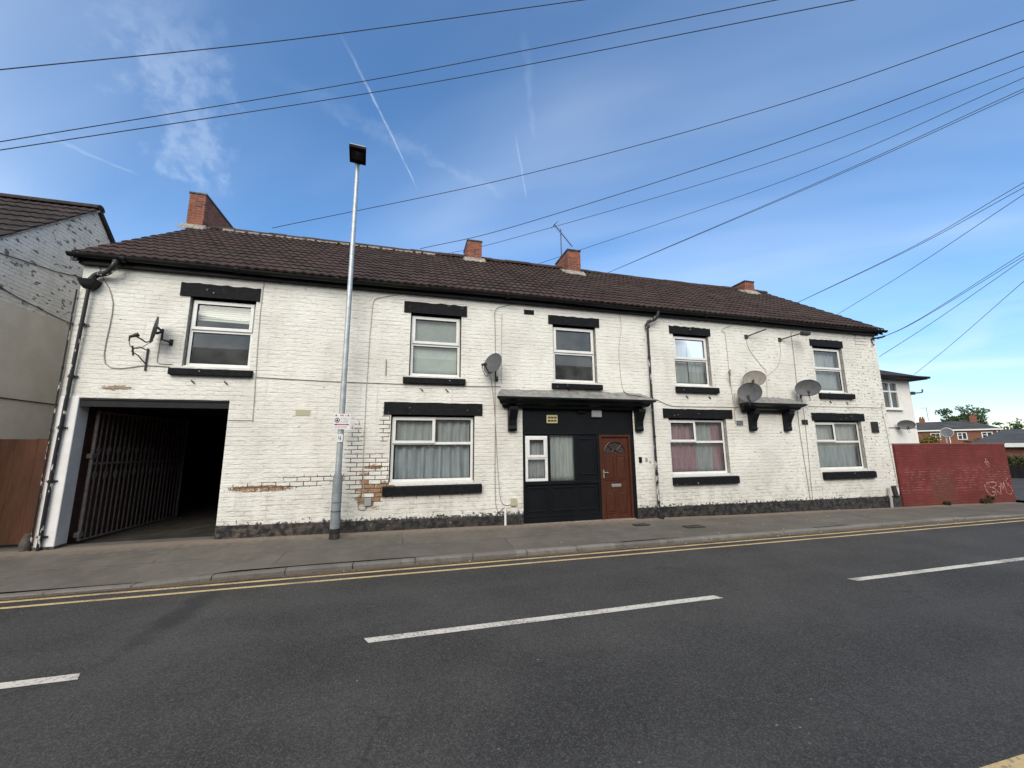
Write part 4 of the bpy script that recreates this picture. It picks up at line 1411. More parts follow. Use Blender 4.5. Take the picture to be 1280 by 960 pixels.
m.tube(smooth_path([(2.28, -0.03, 0.24), (2.27, -0.05, 0.05), (2.33, -0.05, -0.02), (2.42, -0.04, 0.02), (2.44, -0.03, 0.15)], 5), 0.012, 6)
m.build('loose_cable', M_cable_dark, house, smooth=True)

# cables clipped to the wall ------------------------------------------------
CAB = {
    'a': ([(-5.62, 5.25), (-5.61, 4.94), (-5.34, 4.35), (-5.31, 3.21), (-4.67, 3.20), (-4.33, 3.19)], 0.010, 1),
    'b': ([(-2.92, 5.02), (-2.93, 4.22), (-2.90, 3.12), (-2.88, 2.26), (-2.92, 2.21), (-3.29, 2.21)], 0.009, 0),
    'c': ([(-2.88, 3.05), (-1.41, 3.015), (-0.11, 3.012), (1.23, 3.01), (2.04, 3.03)], 0.010, 1),
    'd': ([(-0.20, 5.03), (-0.67, 4.90), (-0.79, 4.80), (-0.82, 4.39), (-0.84, 3.33), (-0.84, 1.76), (-0.79, 0.62)], 0.010, 0),
    'e': ([(1.89, 4.76), (1.91, 3.82), (1.90, 3.30), (1.90, 2.25), (1.92, 0.43), (2.12, 0.38)], 0.010, 1),
    'f': ([(2.06, 4.76), (2.05, 3.10)], 0.008, 0),
    'g': ([(1.89, 4.76), (1.96, 4.90), (2.37, 5.03)], 0.008, 1),
    'h': ([(1.80, 3.25), (1.88, 2.54), (1.98, 0.92), (2.06, 0.46), (2.30, 0.42)], 0.008, 1),
    'i': ([(5.16, 5.10), (5.19, 4.63), (5.09, 4.08), (5.11, 3.30), (5.16, 3.02)], 0.008, 0),
    'j': ([(6.12, 2.82), (6.40, 2.71), (6.77, 2.67), (8.40, 2.68), (8.45, 2.60), (8.45, 2.24)], 0.010, 1),
    'k': ([(8.82, 5.02), (8.40, 4.88), (8.30, 4.77), (8.40, 4.70), (8.41, 3.87), (8.45, 2.66)], 0.009, 0),
    'l': ([(9.10, 4.68), (9.17, 4.32), (9.55, 3.85), (9.67, 3.70), (9.61, 2.96)], 0.008, 0),
    'm': ([(10.30, 4.69), (10.26, 4.26), (10.12, 3.90), (9.70, 3.59)], 0.008, 0),
    'n': ([(10.75, 4.95), (10.73, 3.51), (10.62, 2.28), (10.69, 0.20)], 0.011, 1),
    'o': ([(10.80, 3.40), (10.85, 2.26), (10.77, 0.20)], 0.009, 1),
    'p': ([(11.05, 2.76), (13.80, 2.77), (13.93, 2.70), (14.08, 0.40)], 0.009, 0),
    'q': ([(-4.30, 3.25), (-4.38, 3.24), (-4.52, 3.26), (-4.54, 3.40), (-4.53, 3.72)], 0.009, 1),
    'r': ([(-0.88, 0.72), (-0.88, 0.50), (-0.78, 0.45), (-0.72, 0.52), (-0.70, 0.60)], 0.010, 1),
    's': ([(-0.48, 3.53), (-0.47, 3.18)], 0.014, 1),
    't': ([(8.50, 3.05), (8.50, 2.72), (8.70, 2.70)], 0.008, 1),
}
for q, (pts, r, dk) in CAB.items():
    P3 = smooth_path([(x, -0.012, z) for x, z in pts], 5) if len(pts) > 2 else [(x, -0.012, z) for x, z in pts]
    P3 = [(p[0] + random.uniform(-.004, .004), -0.012, p[2]) for p in P3]
    MB().tube(P3, r * 0.72, 5).build('wall_cable', M_cable_mid if dk else M_cable, house, smooth=True)
# over the canopy
MB().tube(smooth_path([(5.16, -0.012, 3.02), (5.22, -0.10, 2.93), (5.45, -0.20, 2.88), (5.8, -0.12, 2.83), (6.12, -0.012, 2.82)], 5), 0.009, 5).build('wall_cable', M_cable_dark, house, smooth=True)

# small fittings on the wall ----------------------------------------------


def fitting(name, mt, x0, x1, z0, z1, dep=0.04, bev=0.006, y=0.0, parent=None):
    return MB().box(x0, x1, y - dep, y + 0.002, z0, z1).build(name, mt, parent or house, bevel=bev)


b = fitting('junction_box', M_ventcream, 2.25, 2.38, 0.40, 0.56, 0.05)
b = fitting('junction_box', M_greyplastic, -0.77, -0.64, 0.53, 0.68, 0.05)
b = fitting('air_brick', M_ventcream, -2.14, -1.88, 2.31, 2.43, 0.008, 0.002)
b = fitting('painted_patch', M_black, 2.61, 2.86, 4.80, 4.92, 0.006, 0.0)


def grille_vent(x0, x1, z0, z1, mt, nx, nz):
    b = fitting('air_vent', M_metal_dark, x0, x1, z0, z1, 0.010, 0.002)
    m = MB()
    for i in range(nx + 1):
        X = x0 + (x1 - x0) * i / nx
        m.box(X - 0.006, X + 0.006, -0.020, -0.0105, z0, z1)
    for j in range(nz + 1):
        Z = z0 + (z1 - z0) * j / nz
        m.box(x0, x1, -0.0225, -0.0205, Z - 0.005, Z + 0.005)
    m.build('vent_slats', mt, b)


grille_vent(8.49, 8.69, 2.20, 2.32, M_greyplastic, 4, 2)
grille_vent(10.74, 10.94, 2.24, 2.37, M_metal_dark, 4, 2)
grille_vent(13.38, 13.66, 2.02, 2.34, M_metal_dark, 4, 5)
b = fitting('burglar_alarm', M_greyplastic, 4.27, 4.53, 2.36, 2.54, 0.07, 0.015, y=0.03)
b = fitting('extractor_vent', M_ventyel, 3.13, 3.40, 2.21, 2.40, 0.03, 0.006, y=0.03)
m = MB()
for r_ in range(2):
    for c_ in range(3):
        m.box(3.16 + c_ * 0.075, 3.22 + c_ * 0.075, -0.004, -0.0005, 2.245 + r_ * 0.075, 2.285 + r_ * 0.075)
m.build('vent_slats', M_metal_dark, b)
b = fitting('porch_light', M_lampdark, 3.92, 4.12, 2.46, 2.51, 0.06, 0.01, y=0.03)
b = fitting('door_bell', M_lampdark, 5.48, 5.56, 1.27, 1.41, 0.03, 0.012)
b = fitting('key_safe', M_greyplastic, 5.66, 5.72, 1.30, 1.39, 0.025, 0.012)
b = MB().add([(5.76, -0.003, 1.27), (5.81, -0.003, 1.24), (5.83, -0.003, 1.29), (5.78, -0.003, 1.31)], [(0, 1, 2, 3)]).build('wall_patch', M_jamb, house)
# pegs below the upper sills, remains of an old sign
m = MB()
for (X, Z) in ((-3.93, 2.92), (-3.39, 2.92), (0.28, 2.90), (0.82, 2.90), (3.7, 2.99), (7.0, 2.92), (7.7, 2.92), (11.9, 2.90), (12.55, 2.88)):
    m = MB()
    m.tube([(X - 0.03, -0.012, Z + 0.03), (X, -0.03, Z), (X + 0.03, -0.012, Z - 0.03)], 0.012, 5)
    m.build('wall_peg', M_metal_dark, house)

# wire arms near the eaves
for (xa, za, xb, zb_, yo) in ((9.11, 4.68, 9.50, 4.84, -0.32), (10.30, 4.67, 10.72, 4.80, -0.32)):
    m = MB()
    m.tube([(xa, 0.0, za), (xb, yo, zb_)], 0.018, 6)
    m.box(xa - 0.05, xa + 0.05, -0.02, 0.0, za - 0.06, za + 0.06)
    m.build('cable_arm', M_metal_dark, house)
m = MB()
m.box(10.72, 10.98, -0.42, -0.28, 4.74, 4.86)
m.build('floodlight', M_metal_dark, house, bevel=0.03)
m = MB()
m.tube([(14.0, 0, 4.95), (14.20, -0.15, 4.97), (14.26, -0.2, 5.0)], 0.03, 6)
m.tube([(13.95, -0.01, 4.95), (13.95, -0.05, 4.70)], 0.015, 6)
m.build('cable_arm', M_metal_dark, house)
# faint outline of an old vent high on the end wall
m = MB()
for z in (4.72, 4.82, 4.92, 5.0):
    m.box(13.28, 13.72, -0.006, 0.001, z, z + 0.012)
m.box(13.26, 13.275, -0.006, 0.001, 4.70, 5.02)
m.build('blocked_vent', M_jamb, house)

# ================================================================== SATELLITE DISHES


def frame_to(d):
    d = Vector(d).normalized()
    x = Vector((0, 0, 1)).cross(d).normalized()
    return Matrix((x, d.cross(x), d)).transposed()


DDIR = Vector((-0.80, -0.42, 0.30))


def dish(wall, c, rx, ry, mt, label, arm_side=-1, dd=DDIR, bent=None, armlen=1.0):
    """wall: bracket foot; c: dish centre; offset dish facing dd with feed arm from its lower rim"""
    root = empty('satellite_dish', wall, label, 'satellite dish', 'satellite dishes on the walls')
    F = frame_to(dd)
    c = Vector(c)
    m = MB()
    nr, na = 7, 32
    dep = 0.13 * rx

    def pt(r, a, back=0.0):
        x, y = rx * r * math.cos(a), ry * r * math.sin(a)
        return c + F @ Vector((x, y, dep * (r * r) - dep * 0.5 - back))
    for back in (0.0, 0.008):
        o = len(m.v)
        m.v.append(tuple(pt(0, 0, back)))
        for i in range(1, nr + 1):
            for j in range(na):
                m.v.append(tuple(pt(i / nr, 2 * PI * j / na, back)))
        for j in range(na):
            m.f.append((o, o + 1 + j, o + 1 + (j + 1) % na))
        for i in range(nr - 1):
            for j in range(na):
                m.f.append((o + 1 + i * na + j, o + 1 + (i + 1) * na + j, o + 1 + (i + 1) * na + (j + 1) % na, o + 1 + i * na + (j + 1) % na))
    o2 = 1 + nr * na
    for j in range(na):
        a = 1 + (nr - 1) * na
        m.f.append((a + j, a + (j + 1) % na, o2 + a + (j + 1) % na, o2 + a + j))
    m.build('reflector', mt, root, smooth=True, angle=50)
    rim = MB()
    rim.tube([pt(1, 2 * PI * j / na) for j in range(na)] + [pt(1, 0), ], 0.009, 5, cap=False)
    rim.build('rim', mt, root, smooth=True)
    # feed arm from the bottom of the rim, out in front, with the receiver on its end
    foot = pt(1.0, -PI / 2)
    tip = c + F @ Vector((0, -ry * 0.72, rx * 1.25 * armlen))
    m = MB()
    m.tube([foot + F @ Vector((0, 0.05, -0.03)), foot + F @ Vector((0, -0.01, 0.05)), tip], 0.014, 6)
    m.build('feed_arm', M_metal_dark, root, smooth=True)
    m = MB()
    ax = (c - tip).normalized()
    m.tube([tip - ax * 0.08, tip - ax * 0.02, tip + ax * 0.0, tip + ax * 0.06], [0.024, 0.028, 0.036, 0.036], 8)
    m.tube([tip - ax * 0.07, tip - ax * 0.07 + Vector((0, 0, -0.08))], 0.012, 6)
    m.build('receiver', M_metal_dark, root, smooth=True)
    # mount behind and the tube to the wall
    m = MB()
    bk = c - F @ Vector((0, 0, dep * 0.5 + 0.01))
    b2 = bk - F @ Vector((0, 0, 0.08))
    for s in (-0.05, 0.05):
        m.tube([bk + F @ Vector((s, 0.05, 0)), b2 + F @ Vector((s * 0.5, 0, 0))], 0.014, 6)
        m.tube([bk + F @ Vector((s, -0.06, 0)), b2 + F @ Vector((s * 0.5, 0, 0))], 0.014, 6)
    el = Vector((b2.x, b2.y, wall[2])) if abs(b2.z - wall[2]) > 0.06 else b2
    m.tube([b2 + Vector((0, 0, 0.05)), el, Vector((wall[0], wall[1], wall[2]))], 0.019, 8)
    m.box(wall[0] - 0.03, wall[0] + 0.03, wall[1] - 0.012, wall[1], wall[2] - 0.06, wall[2] + 0.06)
    m.build('mounting_bracket', M_metal_dark, root, smooth=True)
    m = MB()
    q = tip - ax * 0.07 + Vector((0, 0, -0.08))
    m.tube(smooth_path([q, q + Vector((0.04, 0, -0.10)), (q + foot) / 2 + Vector((0, 0, -0.12)), foot], 5), 0.006, 5)
    m.build('dish_cable', M_cable_dark, root)
    return root


dish((-4.36, -0.0, 3.66), (-4.50, -0.26, 3.82), 0.21, 0.25, M_dishdark, 'dark satellite dish seen edge on beside the upstairs window above the passage', dd=Vector((-0.86, -0.40, 0.12)), armlen=0.9)
dish((1.94, -0.0, 3.20), (1.80, -0.25, 3.50), 0.23, 0.255, M_dishdark, 'small dark dish left of the black shopfront canopy', dd=Vector((-0.62, -0.58, 0.30)))
dish((9.20, -0.0, 3.22), (8.90, -0.32, 3.42), 0.265, 0.215, M_dishtan, 'faded tan satellite dish just above a darker one over the small canopy', dd=Vector((-0.72, -0.55, 0.12)))
dish((8.72, -0.0, 2.82), (8.60, -0.42, 3.03), 0.275, 0.255, M_dishdark, 'dark round satellite dish touching the left end of the small canopy', dd=Vector((-0.76, -0.55, 0.10)))
dish((10.82, -0.0, 3.05), (10.64, -0.38, 3.22), 0.285, 0.225, M_dishdark, 'large dark satellite dish between the small canopy and the far upstairs window', dd=Vector((-0.72, -0.58, 0.02)))

# bare brackets left where dishes were taken down
for (X, Z, mt, lb) in ((-4.70, 3.36, M_metal_dark, 'rusty empty dish bracket below the edge on dish by the passage'), (8.40, 3.52, M_jamb, 'pale empty dish bracket left of the tan satellite dish')):
    root = empty('dish_bracket', (X, 0, Z), lb, 'bracket')
    m = MB()
    m.box(X - 0.011, X + 0.011, -0.03, 0, Z - 0.26, Z + 0.16)
    m.build('wall_plate', mt, root)
    m = MB()
    m.tube([(X, -0.02, Z + 0.12), (X - 0.08, -0.12, Z + 0.16), (X - 0.14, -0.18, Z + 0.10)], 0.010, 6)
    m.tube([(X, -0.02, Z - 0.14), (X - 0.08, -0.12, Z), (X - 0.16, -0.18, Z + 0.06)], 0.010, 6)
    m.tube([(X - 0.14, -0.20, Z + 0.16), (X - 0.12, -0.18, Z - 0.02)], 0.015, 8)
    m.build('bracket_arms', mt, root)

# TV aerial on the third chimney
root = empty('tv_aerial', (5.30, 4.2, 8.45), 'thin television aerial on the third chimney from the left', 'aerial')
MB().tube([(5.30, 4.0, 8.15), (5.30, 4.0, 9.72)], 0.017, 6).build('mast', M_metal_dark, root)
A, B = Vector((5.06, 4.0, 9.86)), Vector((5.86, 4.25, 9.22))
d = (B - A).normalized()
m = MB().tube([A, B], 0.014, 5)
side = d.cross(Vector((0, 0, 1))).normalized()
for k_ in range(13):
    p = A + (B - A) * (0.08 + 0.075 * k_)
    L = 0.10 - 0.004 * k_
    m.tube([p - side * L, p + side * L], 0.007, 4)
up2 = side.cross(d)
for s in (-1, 1):
    m.tube([A + up2 * 0.11 * s - side * 0.13, A + up2 * 0.11 * s + side * 0.13], 0.012, 4)
    m.tube([A, A + up2 * 0.12 * s], 0.010, 4)
m.build('yagi', M_metal_dark, root)

# ================================================================== PASSAGE GATE
root = empty('metal_gate', (-5.52, 0.35, 0), 'rusty brown metal bar gate folded back inside the dark passage', 'gate')
GY0, GY1, GX = 0.34, 2.95, -5.50
gz0, gz1 = 0.10, 2.36


def gx(y):
    return GX + 0.08 * (y - GY0)


m = MB()
for z in (gz0, 1.42, gz1):
    m.tube([(gx(GY0), GY0, z), (gx(GY1), GY1, z)], 0.020, 6)
for y in (GY0, GY1):
    m.tube([(gx(y), y, gz0), (gx(y), y, gz1 + 0.02)], 0.028, 6)
m.build('frame', M_gate, root)
m = MB()
nb = 22
for i in range(1, nb):
    y = GY0 + (GY1 - GY0) * i / nb
    m.tube([(gx(y), y, gz0), (gx(y), y, gz1)], 0.013, 6)
m.build('bars', M_gate, root)
for i in range(0, nb, 2):
    y = GY0 + (GY1 - GY0) * (i + 1) / nb
    for zz in (1.64, 1.20):
        m = MB()
        m.tube([(gx(y), y + 0.05 * math.cos(t * 0.7) * (1 - t / 22), zz + 0.10 * math.sin(t * 0.7) * (1 - t / 22)) for t in range(0, 14)], 0.010, 5)
        m.build('scroll', M_gate, root)
m = MB()
m.box(GX - 0.05, GX + 0.03, GY0 - 0.05, GY0 + 0.05, 1.52, 1.60)
m.build('hinge', M_gate, root)
m = MB()
m.box(GX - 0.05, GX + 0.03, GY0 - 0.05, GY0 + 0.05, 0.16, 0.24)
m.build('hinge', M_gate, root)

# ================================================================== STREET LAMP
LX, LY = -1.23, -0.40
zb0 = zw(LX) * 0.8 + zk(LX) * 0.2
lamp = empty('street_lamp', (LX, LY, zb0), 'tall grey galvanised street lamp standing on the pavement against the white building', 'street lamp')
m = MB()
m.tube([(LX, LY, 1.14), (LX, LY, 4.0), (LX, LY, 7.78)], [0.058, 0.052, 0.040], 20)
m.build('pole', M_galv, lamp, smooth=True)
m = MB()
m.tube([(LX, LY, zb0 - 0.1), (LX, LY, 0.0), (LX, LY, 1.12), (LX, LY, 1.20)], [0.090, 0.088, 0.086, 0.060], 20)
sl_ = m.build('base_sleeve', M_sleeve, lamp, smooth=True)
m = MB()
m.tube([(LX, LY, 0.50), (LX, LY, 0.512)], 0.0895, 20)
m.tube([(LX, LY, 0.66), (LX, LY, 0.668)], 0.0895, 20)
m.build('access_door_seam', M_lampdark, sl_)
m = MB()
m.tube([(LX, LY, zb0 - 0.1), (LX, LY, 0.13)], 0.0915, 20)
m.tube([(LX, LY, 0.13), (LX, LY, 0.20)], [0.094, 0.094], 20)
m.build('footing_band', M_plinth, lamp, smooth=True)
# flat square lantern reaching out over the street
m = MB()
ang = R(6)


def rl(x, y):
    return LX + x * math.cos(ang) - y * math.sin(ang), LY + x * math.sin(ang) + y * math.cos(ang)


def lbox(m, x0, x1, y0, y1, z0, z1, tp=0.0):
    vs = []
    for z, t in ((z0, 0.0), (z1, tp)):
        for (x, y) in ((x0 + t, y0 + t), (x1 - t, y0 + t), (x1 - t, y1 - t), (x0 + t, y1 - t)):
            X, Y_ = rl(x, y)
            vs.append((X, Y_, z))
    m.hexa(vs)


lbox(m, -0.165, 0.165, -0.45, 0.05, 7.775, 7.835)
ln = m.build('lantern', M_lampdark, lamp, bevel=0.012)
m = MB()
lbox(m, -0.168, 0.168, -0.453, 0.053, 7.837, 7.865, 0.02)
m.build('lantern_lid', M_lamplid, ln, bevel=0.01)
m = MB()
lbox(m, -0.12, 0.12, -0.36, -0.10, 7.762, 7.774)
m.build('light_panel', mat('unlit_lamp_glass', (0.015, 0.011, 0.010), 0.25), ln)
m = MB()
m.tube([(LX, LY, 7.72), (LX, LY, 7.79)], 0.048, 16)
m.build('spigot', M_lampdark, lamp, smooth=True)
# number plate on the pole
m = MB()
m.box(LX - 0.052, LX + 0.052, LY - 0.066, LY - 0.060, 1.78, 1.93)
nb_ = m.build('number_plate', M_signw, lamp, bevel=0.003)
m = MB()
yy = LY - 0.068
m.box(LX - 0.024, LX - 0.014, yy, yy + 0.0015, 1.845, 1.895)
m.box(LX - 0.024, LX + 0.026, yy - 0.0003, yy + 0.0012, 1.838, 1.848)
m.box(LX + 0.006, LX + 0.016, yy - 0.0006, yy + 0.0009, 1.815, 1.895)
m.build('number', M_signblack, nb_)

# notice clamped to the pole
SX0, SX1, SZ0, SZ1, SY = -1.36, -1.06, 2.02, 2.32, LY - 0.075
sg = empty('notice_sign', (LX, SY, 2.0), 'small white notice with red and black print clamped to the street lamp', 'sign')
pf = []
m = MB()
m.box(SX0, SX1, SY, SY + 0.006, SZ0, SZ1)
m.build('plate', M_signw, sg, bevel=0.002)
m = MB()
m.box(SX0 + 0.10, SX1 - 0.10, SY + 0.0061, SY + 0.04, 2.12, 2.15)
m.box(SX0 + 0.10, SX1 - 0.10, SY + 0.0061, SY + 0.04, 2.22, 2.25)
m.build('clamp', M_galv, sg)


def glyph_row(m, x0, x1, z, h, y):
    x = x0
    while x < x1:
        wd = random.uniform(0.6, 1.0) * h * 0.62
        if random.random() > 0.14:
            m.box(x, min(x + wd * 0.28, x1), y, y + 0.001, z, z + h)
            m.box(x + wd * 0.28, min(x + wd, x1), y, y + 0.001, z + h * random.choice((0, 0.4, 0.75)), z + h * random.choice((0.8, 1.0)))
        x += wd + h * 0.22


m = MB()
glyph_row(m, SX0 + 0.075, SX1 - 0.075, 2.272, 0.030, SY - 0.0015)
m.box(SX0 + 0.035, SX1 - 0.035, SY - 0.0015, SY - 0.0005, 2.104, 2.124)
m.build('red_print', M_signred, sg)
m = MB()
for X in (SX0 + 0.03, SX1 - 0.055):
    m.box(X, X + 0.025, SY - 0.0015, SY - 0.0005, 2.272, 2.30)
for X, s in ((SX0 + 0.012, 1), (SX1 - 0.012, -1)):
    m.add([(X, SY - 0.002, 2.114), (X + s * 0.045, SY - 0.002, 2.132), (X + s * 0.045, SY - 0.002, 2.096)], [(0, 1, 2)])
cxs, czs = SX0 + 0.065, 2.195
ring = [(cxs + 0.040 * math.cos(2 * PI * t / 20), SY - 0.002, czs + 0.040 * math.sin(2 * PI * t / 20)) for t in range(21)]
m.tube(ring, 0.006, 4, cap=False)
m.box(cxs - 0.018, cxs + 0.020, SY - 0.0016, SY - 0.0006, czs - 0.022, czs + 0.004)
m.box(cxs - 0.010, cxs + 0.010, SY - 0.0016, SY - 0.0006, czs + 0.006, czs + 0.022)
m.build('black_print', M_signblack, sg)
m = MB()
for z in (2.225, 2.198, 2.171, 2.146):
    glyph_row(m, SX0 + 0.125, SX1 - 0.025, z, 0.016, SY - 0.0015)
for z in (2.068, 2.045):
    glyph_row(m, SX0 + 0.025, SX1 - 0.06, z, 0.013, SY - 0.0015)
m.build('small_print', M_signgrey, sg)

# ================================================================== LEFT NEIGHBOUR AND SIDE GATE
NX = -7.2
nb = empty('neighbouring_house', (-11, 0, 0), 'grey gabled house with dark tiled roof left of the white building', 'house')
AY, AZ = 2.05, 7.22
sl2 = 0.90
m = MB()
fy, ry_ = -1.0, 5.1
fz_, rz_ = AZ - sl2 * (AY - fy), AZ - sl2 * (ry_ - AY)
m.add([(NX, fy, -0.3), (NX, ry_, -0.3), (NX, ry_, rz_), (NX, AY, AZ), (NX, fy, fz_)], [(0, 1, 2, 3, 4)])
m.quad((NX, fy, -0.3), (-16, fy, -0.3), (-16, fy, fz_), (NX, fy, fz_))
m.quad((NX, ry_, -0.3), (-16, ry_, -0.3), (-16, ry_, rz_), (NX, ry_, rz_))
m.build('gable_wall', M_gable, nb)
rf = roof_tiles('roof', M_tile_left, nb, -16, NX + 0.05, fy - 0.2, AZ + 0.05 - sl2 * (AY - fy + 0.2), AY, AZ + 0.05, wave=0.016)
m = MB()
m.quad((-16, AY, AZ + 0.05), (NX + 0.05, AY, AZ + 0.05), (NX + 0.05, ry_ + 0.2, rz_ - 0.13), (-16, ry_ + 0.2, rz_ - 0.13))
m.hexa([(NX + 0.0, AY, AZ - 0.05), (NX + 0.06, AY, AZ - 0.05), (NX + 0.06, ry_ + 0.2, rz_ - 0.23), (NX, ry_ + 0.2, rz_ - 0.23), (NX, AY, AZ + 0.07), (NX + 0.06, AY, AZ + 0.07), (NX + 0.06, ry_ + 0.2, rz_ - 0.11), (NX, ry_ + 0.2, rz_ - 0.11)])
m.build('rear_roof', M_tile_left, nb)
m = MB()
x = -16
while x < NX:
    x1 = min(x + 0.45, NX + 0.06)
    m.prism([(AY + 0.12 * math.sin(R(t)), AZ + 0.04 + 0.10 * math.cos(R(t))) for t in range(-100, 101, 25)], 'x', x + 0.005, x1)
    x = x1
m.build('ridge_tiles', M_tile_left, rf, smooth=True, angle=30)
m = MB()
L = 14
for i in range(L):
    t0, t1 = i / L, (i + 1) / L
    ya_, yb_ = fy - 0.15 + (AY - fy + 0.15) * t0, fy - 0.15 + (AY - fy + 0.15) * t1
    za_, zb_ = AZ - sl2 * (AY - ya_), AZ - sl2 * (AY - yb_)
    j = random.uniform(0.0, 0.02)
    m.hexa([(NX - 0.05, ya_, za_ - 0.015 - j), (NX + 0.03 + j, ya_, za_ - 0.015 - j), (NX + 0.03 + j, yb_, zb_ - 0.015 - j), (NX - 0.05, yb_, zb_ - 0.015 - j),
            (NX - 0.05, ya_, za_ + 0.03), (NX + 0.03 + j, ya_, za_ + 0.03), (NX + 0.03 + j, yb_, zb_ + 0.03), (NX - 0.05, yb_, zb_ + 0.03)])
m.build('verge_mortar', M_flash, rf)
# cables across the gable
m = MB()
m.tube(smooth_path([(NX - 0.0 + 0.015, -0.2, 4.70), (NX + 0.015, 0.6, 4.52), (NX + 0.015, 2.4, 4.35)], 5), 0.008, 5)
m.tube([(NX + 0.015, -0.4, 5.1), (NX + 0.015, 1.3, 5.35), (NX + 0.015, 2.4, 5.62)], 0.009, 5)
m.tube([(NX + 0.015, -0.5, 2.62), (NX + 0.015, 3.2, 2.62)], 0.012, 5)
m.build('wall_cable', M_cable_dark, nb)

fg = empty('board_gate', (-6.5, 0.3, 0), 'brown wooden board gate between the grey gable and the white pier', 'gate')
m = MB()
x = NX + 0.02
while x < -5.97:
    x1 = min(x + 0.30, -5.965)
    m.box(x + 0.003, x1, 0.30, 0.325 + random.uniform(0, 0.004), 0.10, 1.865 + random.uniform(-0.005, 0.004))
    x = x1
m.build('boards', M_fence, fg)
m = MB()
for z in (0.35, 1.05, 1.70):
    m.box(NX + 0.02, -5.97, 0.328, 0.37, z, z + 0.09)
m.build('rails', M_fence, fg)
m = MB()
m.tube([(-5.99, 0.02, -0.05), (-6.0, 0.02, 0.16), (-5.985, 0.03, 0.30)], [0.075, 0.07, 0.045], 9)
tag(m.build('stone_stump', mat('rough_stone', rough=0.95, fn=speck((0.10, 0.09, 0.075), 0.5, 14, 0.03, 30)), smooth=True), 'short rough stone stump at the foot of the white pier', 'stone')

# ================================================================== RED WALL
rw = empty('boundary_wall', (16, 0, -0.2), 'red painted brick wall with pale graffiti beside the white building', 'wall')
m = MB()
m.box(14.145, 19.25, -0.05, 0.18, -0.35, 1.66)
m.build('brickwork', M_redwall, rw)
m = MB()
m.box(14.145, 19.27, -0.065, 0.195, 1.662, 1.70)
m.build('coping', mat('brown_red_coping', rough=0.9, fn=speck((0.19, 0.075, 0.05), 0.3, 8, 0.005, 40)), rw, bevel=0.008)
# spray-painted letters
GRA = [
    [(17.02, 0.62), (17.06, 0.40), (17.16, 0.22), (17.28, 0.17), (17.36, 0.30)],
    [(17.10, 0.66), (17.30, 0.70), (17.46, 0.68), (17.46, 0.58), (17.34, 0.50), (17.20, 0.50), (17.34, 0.47), (17.46, 0.34), (17.56, 0.20)],
    [(17.26, 0.32), (17.38, 0.33), (17.40, 0.18)],
    [(17.58, 0.22), (17.64, 0.64), (17.70, 0.42), (17.76, 0.66), (17.82, 0.22)],
    [(17.98, 0.84), (17.88, 0.74), (17.90, 0.62), (18.02, 0.48), (18.06, 0.34), (17.98, 0.20), (17.86, 0.22)],
    [(17.55, 0.52), (17.66, 0.50)],
    [(17.16, 1.32), (17.30, 1.36), (17.40, 1.26)],
    [(17.26, 1.46), (17.24, 1.30), (17.36, 1.18)],
]
m = MB()
for st in GRA:
    pp = smooth_path([(17.85 + (x - 17.02) * 1.28, -0.052, 0.03 + (z - 0.17) * 0.80) if z < 0.9 else (x + 0.9, -0.052, z - 0.25) for x, z in st], 5)
    rr_ = [0.012 + 0.006 * math.sin(i * 1.3) for i in range(len(pp))]
    o = len(m.v)
    for i, p in enumerate(pp):
        a = pp[max(0, i - 1)]
        b = pp[min(len(pp) - 1, i + 1)]
        t = (b - a).normalized()
        nrm = Vector((-t.z, 0, t.x)) * rr_[i]
        yy = -0.0535 - 0.0002 * (i % 2)
        m.v += [(p.x + nrm.x, yy, p.z + nrm.z), (p.x - nrm.x, yy, p.z - nrm.z)]
    for i in range(len(pp) - 1):
        m.f.append((o + 2 * i, o + 2 * i + 1, o + 2 * i + 3, o + 2 * i + 2))
m.build('graffiti', M_graf, rw)


def leaf_cloud(m, c, rx, ry, rz, n, s, flat=0.0):
    for _ in range(n):
        while True:
            p = Vector((random.uniform(-1, 1), random.uniform(-1, 1), random.uniform(-1, 1)))
            if p.length < 1:
                break
        q = Vector((c[0] + p.x * rx, c[1] + p.y * ry, c[2] + p.z * rz))
        a = Vector((random.gauss(0, 1), random.gauss(0, 1), random.gauss(0, 1))).normalized()
        b = a.cross(Vector((random.gauss(0, 1), random.gauss(0, 1), random.gauss(0, 1)))).normalized()
        k = s * random.uniform(0.6, 1.3)
        m.quad(q - a * k, q + b * k * 0.5, q + a * k, q - b * k * 0.5)


for (X, sz, lb) in ((15.85, 0.08, 'low brown weed tuft at the foot of the red wall, nearest the white building'), (17.55, 0.10, 'small weed clump at the foot of the red wall left of the graffiti'), (17.85, 0.15, 'taller weed at the foot of the red wall under the graffiti')):
    z = zw(X)
    root = empty('weed', (X, -0.12, z), lb, 'weed')
    m = MB()
    for k_ in range(9):
        a = random.uniform(0, 6.28)
        h = sz * random.uniform(0.8, 1.8)
        m.tube([(X, -0.12, z), (X + 0.3 * h * math.cos(a), -0.12 + 0.12 * h * math.sin(a), z + h * 0.6), (X + 0.6 * h * math.cos(a), -0.12 + 0.2 * h * math.sin(a), z + h)], 0.005, 4)
    m.build('stems', M_weed, root)
    m = MB()
    leaf_cloud(m, (X, -0.13, z + sz * 0.8), sz * 1.1, 0.08, sz * 0.8, 90, 0.035)
    m.build('leaves', M_weed, root)

